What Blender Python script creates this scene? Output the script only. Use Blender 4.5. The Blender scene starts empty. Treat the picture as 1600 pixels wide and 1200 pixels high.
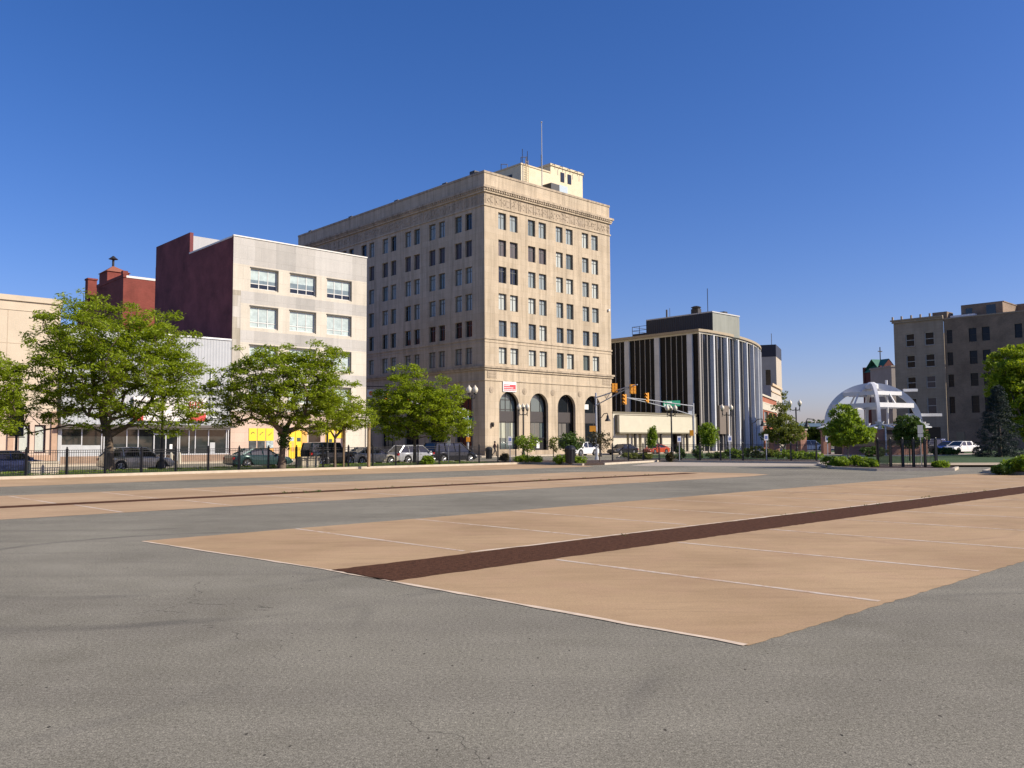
import bpy, math, random
import numpy as np
from mathutils import Vector, Matrix
random.seed(7)
sc = bpy.context.scene
COL = sc.collection
R = math.radians
# ------------------------------------------------------------------ place frame
F, H = 1342.0, 1.75
PITCH = math.atan(91 / F); ROLL = .006
AZ = R(46.6)
U = Vector((math.sin(AZ), math.cos(AZ), 0)); V = Vector((-math.cos(AZ), math.sin(AZ), 0))
ANG = math.atan2(U.y, U.x)            # street grid: local x runs along the front street, local y away from it
def wp(a, b, z=0): return U * a + V * b + Vector((0, 0, z))
def ray(x, y):
    dx = (x - 800) / F; dy = -(y - 600) / F
    c, s = math.cos(ROLL), math.sin(ROLL)
    X = dx * c + dy * s; Y = -dx * s + dy * c
    return Vector((X, math.cos(PITCH) - Y * math.sin(PITCH), math.sin(PITCH) + Y * math.cos(PITCH)))
def g(x, y, z=0.0):                    # surveyed point on the level z
    d = ray(x, y); k = (z - H) / d.z
    return Vector((d.x * k, d.y * k, z))
def gd(x, D, z=0.0):
    d = ray(x, 690); return Vector((d.x / d.y * D, D, z))
def fb(x, y, b):
    d = ray(x, y); k = b / d.dot(V); return d.dot(U) * k, H + d.z * k
def fa(x, y, a):
    d = ray(x, y); k = a / d.dot(U); return d.dot(V) * k, H + d.z * k
def ab(p): return p.dot(U), p.dot(V)

# ------------------------------------------------------------------ materials
MATS = {}
def mat(name, col, rough=.7, var=.0, scale=3., bump=0., bscale=30., metal=0., spec=.5, col2=None, detail=5., stretch=(1, 1, 1), coat=0.):
    if name in MATS: return MATS[name]
    m = bpy.data.materials.new(name); m.use_nodes = True
    nt = m.node_tree; n = nt.nodes; l = nt.links; p = n['Principled BSDF']
    p.inputs['Base Color'].default_value = (*col, 1); p.inputs['Roughness'].default_value = rough
    p.inputs['Metallic'].default_value = metal; p.inputs['Specular IOR Level'].default_value = spec
    p.inputs['Coat Weight'].default_value = coat; p.inputs['Coat Roughness'].default_value = .04
    if var or col2 or bump:
        tc = n.new('ShaderNodeTexCoord'); mp = n.new('ShaderNodeMapping'); l.new(tc.outputs['Object'], mp.inputs[0]); mp.inputs['Scale'].default_value = stretch
    if var or col2:
        no = n.new('ShaderNodeTexNoise'); no.inputs['Scale'].default_value = scale; no.inputs['Detail'].default_value = detail; no.inputs['Roughness'].default_value = .65
        l.new(mp.outputs[0], no.inputs['Vector'])
        r = n.new('ShaderNodeValToRGB'); l.new(no.outputs[0], r.inputs[0])
        c2 = col2 or tuple(c * (1 + var) for c in col); c1 = col if col2 else tuple(c * (1 - var) for c in col)
        r.color_ramp.elements[0].position = .3; r.color_ramp.elements[1].position = .7
        r.color_ramp.elements[0].color = (*c1, 1); r.color_ramp.elements[1].color = (*c2, 1)
        l.new(r.outputs[0], p.inputs['Base Color'])
    if bump:
        nb = n.new('ShaderNodeTexNoise'); nb.inputs['Scale'].default_value = bscale; nb.inputs['Detail'].default_value = 4
        l.new(mp.outputs[0], nb.inputs['Vector'])
        b = n.new('ShaderNodeBump'); b.inputs['Strength'].default_value = bump; b.inputs['Distance'].default_value = .02
        l.new(nb.outputs[0], b.inputs['Height']); l.new(b.outputs[0], p.inputs['Normal'])
    MATS[name] = m; return m

class NG:                              # small node-graph helper
    def __init__(s, name):
        s.m = bpy.data.materials.new(name); s.m.use_nodes = True; s.n = s.m.node_tree.nodes; s.l = s.m.node_tree.links; s.p = s.n['Principled BSDF']
        MATS[name] = s.m
    def new(s, t, **kw):
        nd = s.n.new('ShaderNode' + t)
        for k, v in kw.items():
            if k in nd.inputs: s.put(nd.inputs[k], v)
            else: setattr(nd, k, v)
        return nd
    def put(s, inp, v):
        if hasattr(v, 'is_linked') or hasattr(v, 'links'): s.l.new(v, inp)
        else: inp.default_value = v
    def math(s, op, a, b=0.0, clamp=False):
        nd = s.n.new('ShaderNodeMath'); nd.operation = op; nd.use_clamp = clamp
        s.put(nd.inputs[0], a); s.put(nd.inputs[1], b); return nd.outputs[0]
    def mix(s, f, a, b, mode='MIX'):
        nd = s.n.new('ShaderNodeMix'); nd.data_type = 'RGBA'; nd.blend_type = mode
        s.put(nd.inputs['Factor'], f); s.put(nd.inputs['A'] if False else nd.inputs[6], a if not isinstance(a, tuple) else (*a, 1)); s.put(nd.inputs[7], b if not isinstance(b, tuple) else (*b, 1))
        return nd.outputs[2]
    def ramp(s, f, stops):
        nd = s.n.new('ShaderNodeValToRGB'); s.put(nd.inputs[0], f); e = nd.color_ramp.elements
        while len(e) < len(stops): e.new(.5)
        for i, (p, c) in enumerate(stops): e[i].position = p; e[i].color = (c, c, c, 1) if not isinstance(c, tuple) else (*c, 1)
        return nd.outputs[0]
    def coord(s, kind='Object', scale=(1, 1, 1), rot=(0, 0, 0)):
        tc = s.n.new('ShaderNodeTexCoord'); mp = s.n.new('ShaderNodeMapping'); s.l.new(tc.outputs[kind], mp.inputs[0])
        mp.inputs['Scale'].default_value = scale; mp.inputs['Rotation'].default_value = rot; return mp.outputs[0]
    def noise(s, vec, scale, detail=5., rough=.6, dist=0.):
        nd = s.n.new('ShaderNodeTexNoise'); s.l.new(vec, nd.inputs['Vector']); nd.inputs['Scale'].default_value = scale; nd.inputs['Detail'].default_value = detail
        nd.inputs['Roughness'].default_value = rough; nd.inputs['Distortion'].default_value = dist; return nd.outputs[0]
    def bump(s, h, strength, dist=.01):
        nd = s.n.new('ShaderNodeBump'); nd.inputs['Strength'].default_value = strength; nd.inputs['Distance'].default_value = dist
        s.l.new(h, nd.inputs['Height']); s.l.new(nd.outputs[0], s.p.inputs['Normal'])

def asphalt_mat():
    s = NG('asphalt'); v = s.coord()
    fine = s.noise(v, 105, 2, .8); coarse = s.noise(v, 34, 4, .8); big = s.noise(v, .22, 5, .6, .6); mid = s.noise(v, 1.6, 5, .6)
    streak = s.noise(s.coord(scale=(.05, .9, 1), rot=(0, 0, R(-43.4))), 1.0, 4, .6, .8)
    vo = s.new('TexVoronoi', Scale=60.); s.l.new(v, vo.inputs['Vector'])
    agg = s.ramp(vo.outputs['Distance'], [(.0, .0), (.55, 1.)])
    base = s.mix(s.ramp(big, [(.3, 0.), (.72, 1.)]), (.178, .1645, .124), (.293, .273, .208))
    base = s.mix(s.ramp(mid, [(.35, 0.), (.75, .35)]), base, (.328, .303, .24))
    base = s.mix(s.ramp(streak, [(.42, 0.), (.62, .3)]), base, (.160, .145, .116))
    base = s.mix(.75, base, s.ramp(fine, [(.33, .3), (.5, .95), (.66, 1.8)]), 'MULTIPLY')
    base = s.mix(.8, base, s.ramp(coarse, [(.33, .4), (.47, .98), (.53, 1.02), (.68, 1.7)]), 'MULTIPLY')
    base = s.mix(.35, base, s.ramp(agg, [(.0, 1.35), (1., .75)]), 'MULTIPLY')
    # dark grit and seed specks
    v2 = s.new('TexVoronoi', Scale=4.2, Randomness=1.); s.l.new(s.coord(scale=(1, .6, 1), rot=(0, 0, .5)), v2.inputs['Vector'])
    spk = s.math('MULTIPLY', s.math('LESS_THAN', v2.outputs['Distance'], s.math('MULTIPLY', s.noise(v, 6, 2), .075)), s.math('GREATER_THAN', s.noise(v, .5, 2), .48))
    base = s.mix(spk, base, (.025, .022, .02))
    v3 = s.new('TexVoronoi', Scale=9., Randomness=1.); s.l.new(s.coord(scale=(1, .45, 1), rot=(0, 0, .6)), v3.inputs['Vector'])
    spk3 = s.math('MULTIPLY', s.math('LESS_THAN', v3.outputs['Distance'], s.math('MULTIPLY', s.noise(v, 9, 2), .15)), s.math('GREATER_THAN', s.noise(v, 1.3, 3), .5))
    base = s.mix(s.math('MULTIPLY', spk3, .8), base, (.035, .03, .025))
    # hairline cracks
    d = s.noise(v, .8, 4, .6); dv = s.new('VectorMath', operation='ADD'); s.l.new(v, dv.inputs[0])
    cx = s.n.new('ShaderNodeCombineXYZ'); s.l.new(d, cx.inputs[0]); s.l.new(s.noise(v, 1.1, 4), cx.inputs[1]); s.l.new(cx.outputs[0], dv.inputs[1])
    vc = s.new('TexVoronoi', feature='DISTANCE_TO_EDGE', Scale=.16); s.l.new(dv.outputs[0], vc.inputs['Vector'])
    crack = s.math('MULTIPLY', s.math('LESS_THAN', vc.outputs['Distance'], 0.0007), s.math('GREATER_THAN', s.noise(v, .35, 3), .52))
    base = s.mix(s.math('MULTIPLY', crack, .5), base, (.03, .028, .026))
    # tyre arcs
    for (x, y, r, w, k) in ((-5.2, 13.6, 3.6, .16, .5), (-5.0, 13.4, 5.1, .18, .42), (3, 30, 8.0, .18, .2), (-9, 31, 6.2, .16, .22), (6.5, 4.0, 6.0, .12, .2), (-6, 8.5, 4.5, .12, .15)):
        vm = s.new('VectorMath', operation='DISTANCE'); s.l.new(v, vm.inputs[0]); vm.inputs[1].default_value = (x, y, 0)
        dd = s.math('ABSOLUTE', s.math('SUBTRACT', vm.outputs['Value'], r))
        f = s.math('MULTIPLY', s.ramp(s.math('DIVIDE', dd, w), [(.3, 1.), (1., 0.)]), s.ramp(s.noise(v, .45, 3), [(.42, 0.), (.6, k)]))
        base = s.mix(f, base, (.07, .066, .062))
    s.l.new(base, s.p.inputs['Base Color']); s.p.inputs['Roughness'].default_value = .95; s.p.inputs['Specular IOR Level'].default_value = .12
    s.bump(fine, .12, .006)
    return s.m
def pad_mat(name='tan_concrete', c1=(.37, .248, .132), c2=(.465, .32, .178)):
    s = NG(name); v = s.coord(); vs = s.coord(scale=(.35, 2.2, 1), rot=(0, 0, R(-43.4)))
    a = s.noise(v, .3, 6, .6, .4); b = s.noise(vs, 1.2, 5, .65, .3); f = s.noise(v, 60, 3, .65)
    base = s.mix(s.ramp(a, [(.34, 0.), (.66, 1.)]), tuple(c * .93 for c in c1), tuple(c * 1.03 for c in c2))
    base = s.mix(s.ramp(s.noise(v, 1.1, 5, .65, .5), [(.45, 0.), (.7, .3)]), base, (.47, .29, .185))
    base = s.mix(s.ramp(b, [(.4, 0.), (.75, .38)]), base, tuple(c * 1.14 for c in c2))
    base = s.mix(s.ramp(s.noise(vs, 2.3, 6, .7, .6), [(.52, 0.), (.75, .42)]), base, tuple(c * .62 for c in c1))
    base = s.mix(.35, base, s.ramp(f, [(.33, .55), (.5, .97), (.66, 1.35)]), 'MULTIPLY')
    v2 = s.new('TexVoronoi', Scale=1.9, Randomness=1.); s.l.new(v, v2.inputs['Vector'])
    spk = s.math('MULTIPLY', s.math('LESS_THAN', v2.outputs['Distance'], .032), s.math('GREATER_THAN', s.noise(v, .6, 2), .5))
    base = s.mix(s.math('MULTIPLY', spk, .8), base, (.06, .045, .035))
    for (x, y, r, w, k) in ((12, 27, 3.2, .13, .3), (14.5, 26, 4.4, .13, .26), (7, 18, 3.0, .12, .25), (9.5, 16.2, 3.4, .12, .25), (0, 19, 4, .12, .2), (18, 30, 4, .12, .3)):
        vm = s.new('VectorMath', operation='DISTANCE'); s.l.new(v, vm.inputs[0]); vm.inputs[1].default_value = (x, y, 0)
        dd = s.math('ABSOLUTE', s.math('SUBTRACT', vm.outputs['Value'], r))
        ff = s.math('MULTIPLY', s.ramp(s.math('DIVIDE', dd, w), [(.3, 1.), (1., 0.)]), s.ramp(s.noise(v, .5, 3), [(.45, 0.), (.62, k)]))
        base = s.mix(ff, base, (.2, .13, .085))
    s.l.new(base, s.p.inputs['Base Color']); s.p.inputs['Roughness'].default_value = .92; s.p.inputs['Specular IOR Level'].default_value = .2
    s.bump(f, .3, .006); return s.m
def brick_mat(name, c1, c2, mortar, bw=.22, bh=.075, msize=.010, var=.35, rough=.85):
    s = NG(name); tc = s.n.new('ShaderNodeTexCoord'); sp = s.n.new('ShaderNodeSeparateXYZ'); s.l.new(tc.outputs['Object'], sp.inputs[0])
    cb = s.n.new('ShaderNodeCombineXYZ'); s.l.new(s.math('ADD', sp.outputs[0], sp.outputs[1]), cb.inputs[0]); s.l.new(sp.outputs[2], cb.inputs[1])
    br = s.new('TexBrick'); s.l.new(cb.outputs[0], br.inputs['Vector']); br.inputs['Scale'].default_value = 1.
    br.inputs['Brick Width'].default_value = bw; br.inputs['Row Height'].default_value = bh; br.inputs['Mortar Size'].default_value = msize
    br.inputs['Color1'].default_value = (*c1, 1); br.inputs['Color2'].default_value = (*c2, 1); br.inputs['Mortar'].default_value = (*mortar, 1)
    no = s.noise(tc.outputs['Object'], .35, 6, .65, .3)
    c = s.mix(1., br.outputs['Color'], s.ramp(no, [(.3, 1 - var), (.7, 1 + var * .6)]), 'MULTIPLY')
    s.l.new(c, s.p.inputs['Base Color']); s.p.inputs['Roughness'].default_value = rough; s.p.inputs['Specular IOR Level'].default_value = .25
    return s.m
def stone_mat(name, c1, c2, jx=1.6, jz=.86, streak=.35):
    s = NG(name); tc = s.n.new('ShaderNodeTexCoord'); sp = s.n.new('ShaderNodeSeparateXYZ'); s.l.new(tc.outputs['Object'], sp.inputs[0])
    cb = s.n.new('ShaderNodeCombineXYZ'); s.l.new(s.math('ADD', sp.outputs[0], sp.outputs[1]), cb.inputs[0]); s.l.new(sp.outputs[2], cb.inputs[1])
    br = s.new('TexBrick'); s.l.new(cb.outputs[0], br.inputs['Vector']); br.inputs['Scale'].default_value = 1.
    br.inputs['Brick Width'].default_value = jx; br.inputs['Row Height'].default_value = jz; br.inputs['Mortar Size'].default_value = .009
    br.inputs['Color1'].default_value = (*c1, 1); br.inputs['Color2'].default_value = (*c2, 1); br.inputs['Mortar'].default_value = (*[c * .72 for c in c1], 1)
    st = s.noise(s.coord(scale=(1.6, 1.6, .09)), 1.0, 6, .7, .2); big = s.noise(tc.outputs['Object'], .25, 5, .6)
    c = s.mix(1., br.outputs['Color'], s.ramp(st, [(.3, 1 - streak), (.55, 1.), (.8, 1 + streak * .3)]), 'MULTIPLY')
    c = s.mix(.7, c, s.ramp(big, [(.3, .82), (.7, 1.12)]), 'MULTIPLY')
    c = s.mix(.5, c, s.ramp(s.noise(tc.outputs['Object'], 9, 4, .7), [(.3, .8), (.7, 1.18)]), 'MULTIPLY')
    s.l.new(c, s.p.inputs['Base Color']); s.p.inputs['Roughness'].default_value = .88; s.p.inputs['Specular IOR Level'].default_value = .2
    return s.m
def worn_paint():
    s = NG('worn_white_paint'); v = s.coord(); f = s.noise(v, 7, 6, .75); f2 = s.noise(v, .6, 4)
    k = s.ramp(s.math('ADD', s.math('MULTIPLY', f, .6), s.math('MULTIPLY', f2, .4)), [(.42, 0.), (.54, .85)])
    s.l.new(s.mix(k, (.47, .31, .19), (.62, .54, .43)), s.p.inputs['Base Color']); s.p.inputs['Roughness'].default_value = .85; return s.m
def leaf_mat(name, c1, c2, trans=.35):
    s = NG(name); ge = s.n.new('ShaderNodeNewGeometry'); tc = s.n.new('ShaderNodeTexCoord')
    n1 = s.noise(tc.outputs['Object'], .9, 3)
    k = s.math('ADD', s.math('MULTIPLY', ge.outputs['Random Per Island'], .55), s.math('MULTIPLY', n1, .5))
    c = s.mix(k, c1, c2)
    s.n.remove(s.p)
    d = s.n.new('ShaderNodeBsdfPrincipled'); s.l.new(c, d.inputs['Base Color']); d.inputs['Roughness'].default_value = .55; d.inputs['Specular IOR Level'].default_value = .3
    t = s.n.new('ShaderNodeBsdfTranslucent'); s.l.new(s.mix(1., c, (1.25, 1.2, .5), 'MULTIPLY'), t.inputs['Color'])
    mx = s.n.new('ShaderNodeMixShader'); mx.inputs[0].default_value = trans; s.l.new(d.outputs[0], mx.inputs[1]); s.l.new(t.outputs[0], mx.inputs[2])
    s.l.new(mx.outputs[0], s.n['Material Output'].inputs['Surface']); return s.m
def glass(name, col, rough=.06, spec=.6):
    return mat(name, col, rough=rough, spec=spec)

A_ = asphalt_mat(); PAD = pad_mat(); PAD2 = pad_mat('tan_concrete_far', (.40, .275, .155), (.49, .345, .205))
PAINT = worn_paint()
STONE = stone_mat('limestone', (.495, .405, .285), (.53, .44, .318))
KERB = mat('kerb_concrete', (.50, .43, .33), .9, .14, 2.5, .3, 25)
WALK = mat('sidewalk_concrete', (.42, .36, .28), .9, .15, 1.2, .2, 20)
BRICKWALK = mat('brick_walk', (.45, .27, .13), .9, .2, 3)
SOIL = mat('mulch', (.055, .032, .022), .95, .4, 9, .9, 40)
GRASS = mat('lawn_grass', (.035, .075, .012), .9, .45, 5, .9, 60)
DIRT = mat('dry_ground', (.16, .15, .09), .95, .3, .3)
STRIP = mat('brown_brick_paving', (.088, .041, .023), .97, .5, 14, .6, 40, detail=9, spec=.08)
BLACK = mat('black_paint', (.012, .012, .013), .45, spec=.5)
DARKM = mat('dark_bronze', (.03, .026, .022), .5)
ALU = mat('aluminium', (.55, .56, .56), .4, metal=.6)
GALV = mat('galvanised_steel', (.44, .45, .46), .5, .12, 6, metal=.5)
WHITE = mat('white_paint', (.78, .78, .76), .5, .05, 2)
CREAMF = mat('cream_paint', (.54, .50, .39), .6, .08, 2)
GLASSD = glass('dark_glass', (.012, .015, .018)); GLASSB = glass('blue_glass', (.015, .022, .035), spec=.35); GLASSG = glass('grey_green_glass', (.12, .15, .145))
GLASSK = glass('unlit_glass', (.008, .010, .016), .15, .2)
BLINDW = mat('pale_blind', (.46, .49, .44), .25, .12, 3, spec=.6, stretch=(6, 6, .3)); BLINDG = mat('grey_blind', (.27, .31, .30), .2, .2, 3, spec=.6, stretch=(6, 6, .3)); PLUM = mat('plum_panel', (.07, .055, .06), .4, .15, 3)
BARK = mat('bark', (.12, .088, .062), .95, .35, 8, .9, 25, stretch=(1, 1, .3)); BARKP = mat('pale_bark', (.26, .21, .15), .95, .25, 8, .6, 25)
LEAF1 = leaf_mat('locust_leaf', (.145, .215, .013), (.36, .445, .034), .48); LEAF2 = leaf_mat('green_leaf', (.115, .20, .016), (.28, .38, .034), .45)
LEAF3 = leaf_mat('dark_leaf', (.04, .085, .014), (.10, .16, .026), .25); LEAF4 = leaf_mat('yellow_green_leaf', (.105, .13, .02), (.21, .24, .045), .4)
NEEDLE = leaf_mat('spruce_needle', (.012, .024, .020), (.035, .055, .048), .1); LEAFP = leaf_mat('purple_leaf', (.035, .028, .016), (.09, .085, .03), .3)
YEL = mat('signal_yellow', (.72, .30, .015), .45, .08, 4)
RED = mat('red_paint', (.55, .045, .035), .5); GREEN = mat('sign_green', (.0, .16, .085), .45); BLUE = mat('sign_blue', (.015, .10, .42), .45)
RUBBER = mat('rubber', (.015, .015, .016), .85); CHROME = mat('alloy_rim', (.5, .5, .5), .3, metal=.8); LAMPR = mat('tail_lens', (.35, .01, .01), .15); LAMPW = mat('head_lens', (.7, .72, .72), .1)
GLOBE = mat('lamp_globe', (.66, .60, .46), .3)
BRICKR = brick_mat('red_brick', (.215, .048, .036), (.26, .06, .046), (.22, .08, .06))
MAROON = brick_mat('maroon_brick', (.175, .05, .052), (.21, .06, .06), (.15, .055, .055), .24, .09, .012, .42)
BRICKB = brick_mat('brown_brick', (.22, .16, .11), (.29, .21, .145), (.26, .205, .15))
BRICKP = brick_mat('pier_brick', (.33, .15, .10), (.40, .19, .13), (.36, .25, .19))

# ------------------------------------------------------------------ mesh building
class MB:
    def __init__(s): s.v = []; s.f = []; s.mi = []
    def add(s, vs, fs, mi=0):
        o = len(s.v); s.v += [tuple(v) for v in vs]; s.f += [tuple(i + o for i in f) for f in fs]; s.mi += [mi] * len(fs)
    def quad(s, a, b, c, d, mi=0): s.add([a, b, c, d], [(0, 1, 2, 3)], mi)
    def box(s, x0, y0, z0, x1, y1, z1, mi=0, T=None):
        vs = [(x, y, z) for z in (z0, z1) for y in (y0, y1) for x in (x0, x1)]
        if T: vs = [T(*v) for v in vs]
        s.add(vs, [(0, 2, 3, 1), (4, 5, 7, 6), (0, 1, 5, 4), (2, 6, 7, 3), (0, 4, 6, 2), (1, 3, 7, 5)], mi)
    def cyl(s, p0, p1, r0, r1=None, n=8, mi=0, cap=True):
        p0 = Vector(p0); p1 = Vector(p1); r1 = r0 if r1 is None else r1
        d = (p1 - p0)
        if d.length < 1e-6: return
        d.normalize(); x = d.orthogonal().normalized(); y = d.cross(x)
        vs = []
        for p, r in ((p0, r0), (p1, r1)):
            for i in range(n):
                t = 2 * math.pi * i / n; vs.append(p + (x * math.cos(t) + y * math.sin(t)) * r)
        fs = [(i, (i + 1) % n, n + (i + 1) % n, n + i) for i in range(n)]
        if cap: fs += [tuple(range(n - 1, -1, -1)), tuple(range(n, 2 * n))]
        s.add(vs, fs, mi)
    def tube(s, pts, r, n=6, mi=0, r1=None):
        k = len(pts) - 1
        for i in range(k):
            ra = r if r1 is None else r + (r1 - r) * i / k; rb = r if r1 is None else r + (r1 - r) * (i + 1) / k
            s.cyl(pts[i], pts[i + 1], ra, rb, n, mi)
    def lathe(s, c, prof, n=12, mi=0):
        vs = []; 
        for r, z in prof:
            for i in range(n):
                t = 2 * math.pi * i / n; vs.append((c[0] + r * math.cos(t), c[1] + r * math.sin(t), c[2] + z))
        fs = []
        for j in range(len(prof) - 1):
            for i in range(n): fs.append((j * n + i, j * n + (i + 1) % n, (j + 1) * n + (i + 1) % n, (j + 1) * n + i))
        fs.append(tuple(range(n - 1, -1, -1))); fs.append(tuple(range((len(prof) - 1) * n, len(prof) * n)))
        s.add(vs, fs, mi)
    def prism(s, poly, z0, z1, mi=0, mi_top=None):
        n = len(poly); vs = [(p[0], p[1], z0) for p in poly] + [(p[0], p[1], z1) for p in poly]
        s.add(vs, [(i, (i + 1) % n, n + (i + 1) % n, n + i) for i in range(n)] + [tuple(range(n - 1, -1, -1))], mi)
        s.add(vs[n:], [tuple(range(n))], mi if mi_top is None else mi_top)
    def build(s, name, mats, parent=None, smooth=False, kind=None, stuff=False):
        me = bpy.data.meshes.new(name); me.from_pydata(s.v, [], s.f)
        for m in (mats if isinstance(mats, (list, tuple)) else [mats]): me.materials.append(m)
        me.polygons.foreach_set('material_index', s.mi)
        if smooth: me.polygons.foreach_set('use_smooth', [True] * len(s.f))
        me.update()
        o = bpy.data.objects.new(name, me); COL.objects.link(o)
        if parent: o.parent = parent
        if kind: o['kind'] = kind
        return o
def tag(o, label, cat, group=None):
    o['label'] = label; o['category'] = cat
    if group: o['group'] = group
    return o
def thing(name, label, cat, loc=(0, 0, 0), rz=0., group=None):
    o = bpy.data.objects.new(name, None); COL.objects.link(o); o.location = loc; o.rotation_euler = (0, 0, rz); o.empty_display_size = .3
    return tag(o, label, cat, group)
def copy_thing(o, parent=None):
    c = o.copy(); COL.objects.link(c)
    if parent: c.parent = parent
    for ch in list(o.children): copy_thing(ch, c)
    return c
def TF(ox=0, oy=0): return lambda x, y, z: (ox + x, oy + y, z)        # facade looking along -y
def TL(ox=0, oy=0): return lambda x, y, z: (ox + y, oy + x, z)        # facade looking along -x
def TR(ox=0, oy=0): return lambda x, y, z: (ox - y, oy + x, z)        # facade looking along +x

def facade(mb, T, W, z0, z1, holes, depth=.3, matf=None, xc=(), zc=(), x0=0.):
    xs = sorted({x0, W, *xc, *[h[0] for h in holes], *[h[1] for h in holes]}); zs = sorted({z0, z1, *zc, *[h[2] for h in holes], *[h[3] for h in holes]})
    for i in range(len(xs) - 1):
        for j in range(len(zs) - 1):
            cx, cz = (xs[i] + xs[i + 1]) / 2, (zs[j] + zs[j + 1]) / 2
            if any(h[0] < cx < h[1] and h[2] < cz < h[3] for h in holes): continue
            mb.quad(T(xs[i], 0, zs[j]), T(xs[i + 1], 0, zs[j]), T(xs[i + 1], 0, zs[j + 1]), T(xs[i], 0, zs[j + 1]), matf(cx, cz) if matf else 0)
    for h in holes:
        a, b, c, d = h[:4]
        arch = len(h) > 4 and h[4]
        m = matf((a + b) / 2, d + .05) if matf else 0
        if arch:
            r = (b - a) / 2; sp = d - r; n = 16
            pts = [(a + r - r * math.cos(math.pi * i / n), sp + r * math.sin(math.pi * i / n)) for i in range(n + 1)]
            for (xa, za), (xb, zb) in zip(pts, pts[1:]):
                mb.quad(T(xa, 0, za), T(xb, 0, zb), T(xb, 0, d), T(xa, 0, d), m)
                mb.quad(T(xa, 0, za), T(xa, depth, za), T(xb, depth, zb), T(xb, 0, zb), m)
            top = sp
        else:
            top = d; mb.quad(T(a, 0, d), T(a, depth, d), T(b, depth, d), T(b, 0, d), m)
        mb.quad(T(a, 0, c), T(a, depth, c), T(a, depth, top), T(a, 0, top), m)
        mb.quad(T(b, 0, c), T(b, depth, c), T(b, depth, top), T(b, 0, top), m)
        mb.quad(T(a, 0, c), T(a, depth, c), T(b, depth, c), T(b, 0, c), m)
def window(parent, T, a, b, c, d, y, fm, pane, vb=(), hb=(), fw=.07, ft=.09, sill=None, stuff=None, arch=False, name='window'):
    """frame bars with a child pane; blinds are a second pane material over the upper part"""
    f = MB(); p = MB()
    if arch:
        r = (b - a) / 2; sp = d - r; n = 16; top = sp
        o = [(a + r - r * math.cos(math.pi * i / n), sp + r * math.sin(math.pi * i / n)) for i in range(n + 1)]
        ri = r - fw * 1.3
        q = [(a + r - ri * math.cos(math.pi * i / n), sp + ri * math.sin(math.pi * i / n)) for i in range(n + 1)]
        for i in range(n):
            f.quad(T(o[i][0], y, o[i][1]), T(o[i + 1][0], y, o[i + 1][1]), T(q[i + 1][0], y, q[i + 1][1]), T(q[i][0], y, q[i][1]))
            f.quad(T(q[i][0], y, q[i][1]), T(q[i + 1][0], y, q[i + 1][1]), T(q[i + 1][0], y + ft, q[i + 1][1]), T(q[i][0], y + ft, q[i][1]))
        p.add([T(x, y + ft * .6, z) for x, z in o] , [tuple(range(n + 1))])
        p.quad(T(a, y + ft * .6, c), T(b, y + ft * .6, c), T(b, y + ft * .6, sp), T(a, y + ft * .6, sp))
    else:
        top = d; f.box(a, y, d - fw, b, y + ft, d, T=T)
        p.quad(T(a, y + ft * .6, c), T(b, y + ft * .6, c), T(b, y + ft * .6, d), T(a, y + ft * .6, d))
    f.box(a, y, c, a + fw, y + ft, top - (0 if arch else fw), T=T); f.box(b - fw, y, c, b, y + ft, top - (0 if arch else fw), T=T); f.box(a + fw, y, c, b - fw, y + ft, c + fw, T=T)
    for i, x in enumerate(vb):
        zt = top - fw
        if arch: zt = sp + math.sqrt(max(0, r * r - (x - a - r) ** 2)) - fw
        f.box(x - fw * .45, y + .006, c + fw, x + fw * .45, y + ft * .9, zt, T=T)
    for z in hb: f.box(a + fw, y + .012, z - fw * .45, b - fw, y + ft * .85, z + fw * .45, T=T)
    w = f.build(name, fm, parent); g_ = p.build('pane', pane, w)
    if sill:
        s = MB(); s.box(a - .06, -.07, c - .14, b + .06, y, c, T=T); s.build('sill', sill, w)
    return w
def offset(poly, d):                    # inset a counter-clockwise polygon
    n = len(poly); out = []
    P = [Vector((p[0], p[1])) for p in poly]
    for i in range(n):
        a, b, c = P[i - 1], P[i], P[(i + 1) % n]
        e1 = (b - a).normalized(); e2 = (c - b).normalized(); n1 = Vector((-e1.y, e1.x)); n2 = Vector((-e2.y, e2.x))
        m = (n1 + n2); m = m / max(.3, m.dot(n1)); out.append(b + m * d)
    return out
def ccw(poly):
    s = sum(poly[i - 1][0] * poly[i][1] - poly[i][0] * poly[i - 1][1] for i in range(len(poly)))
    return list(poly) if s > 0 else list(reversed(poly))
def sheet(name, poly, z, m, kind='structure'):
    mb = MB(); mb.add([(p[0], p[1], z) for p in ccw(poly)], [tuple(range(len(poly)))]); return mb.build(name, m, kind=kind)
def ragged(p, q, step=.25, amp=.012):
    p = Vector((p[0], p[1])); q = Vector((q[0], q[1])); n = max(1, int((q - p).length / step)); d = (q - p).normalized(); nn = Vector((-d.y, d.x))
    return [p + (q - p) * i / n + nn * (random.uniform(-amp, amp) if i else 0) for i in range(n)]

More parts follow.
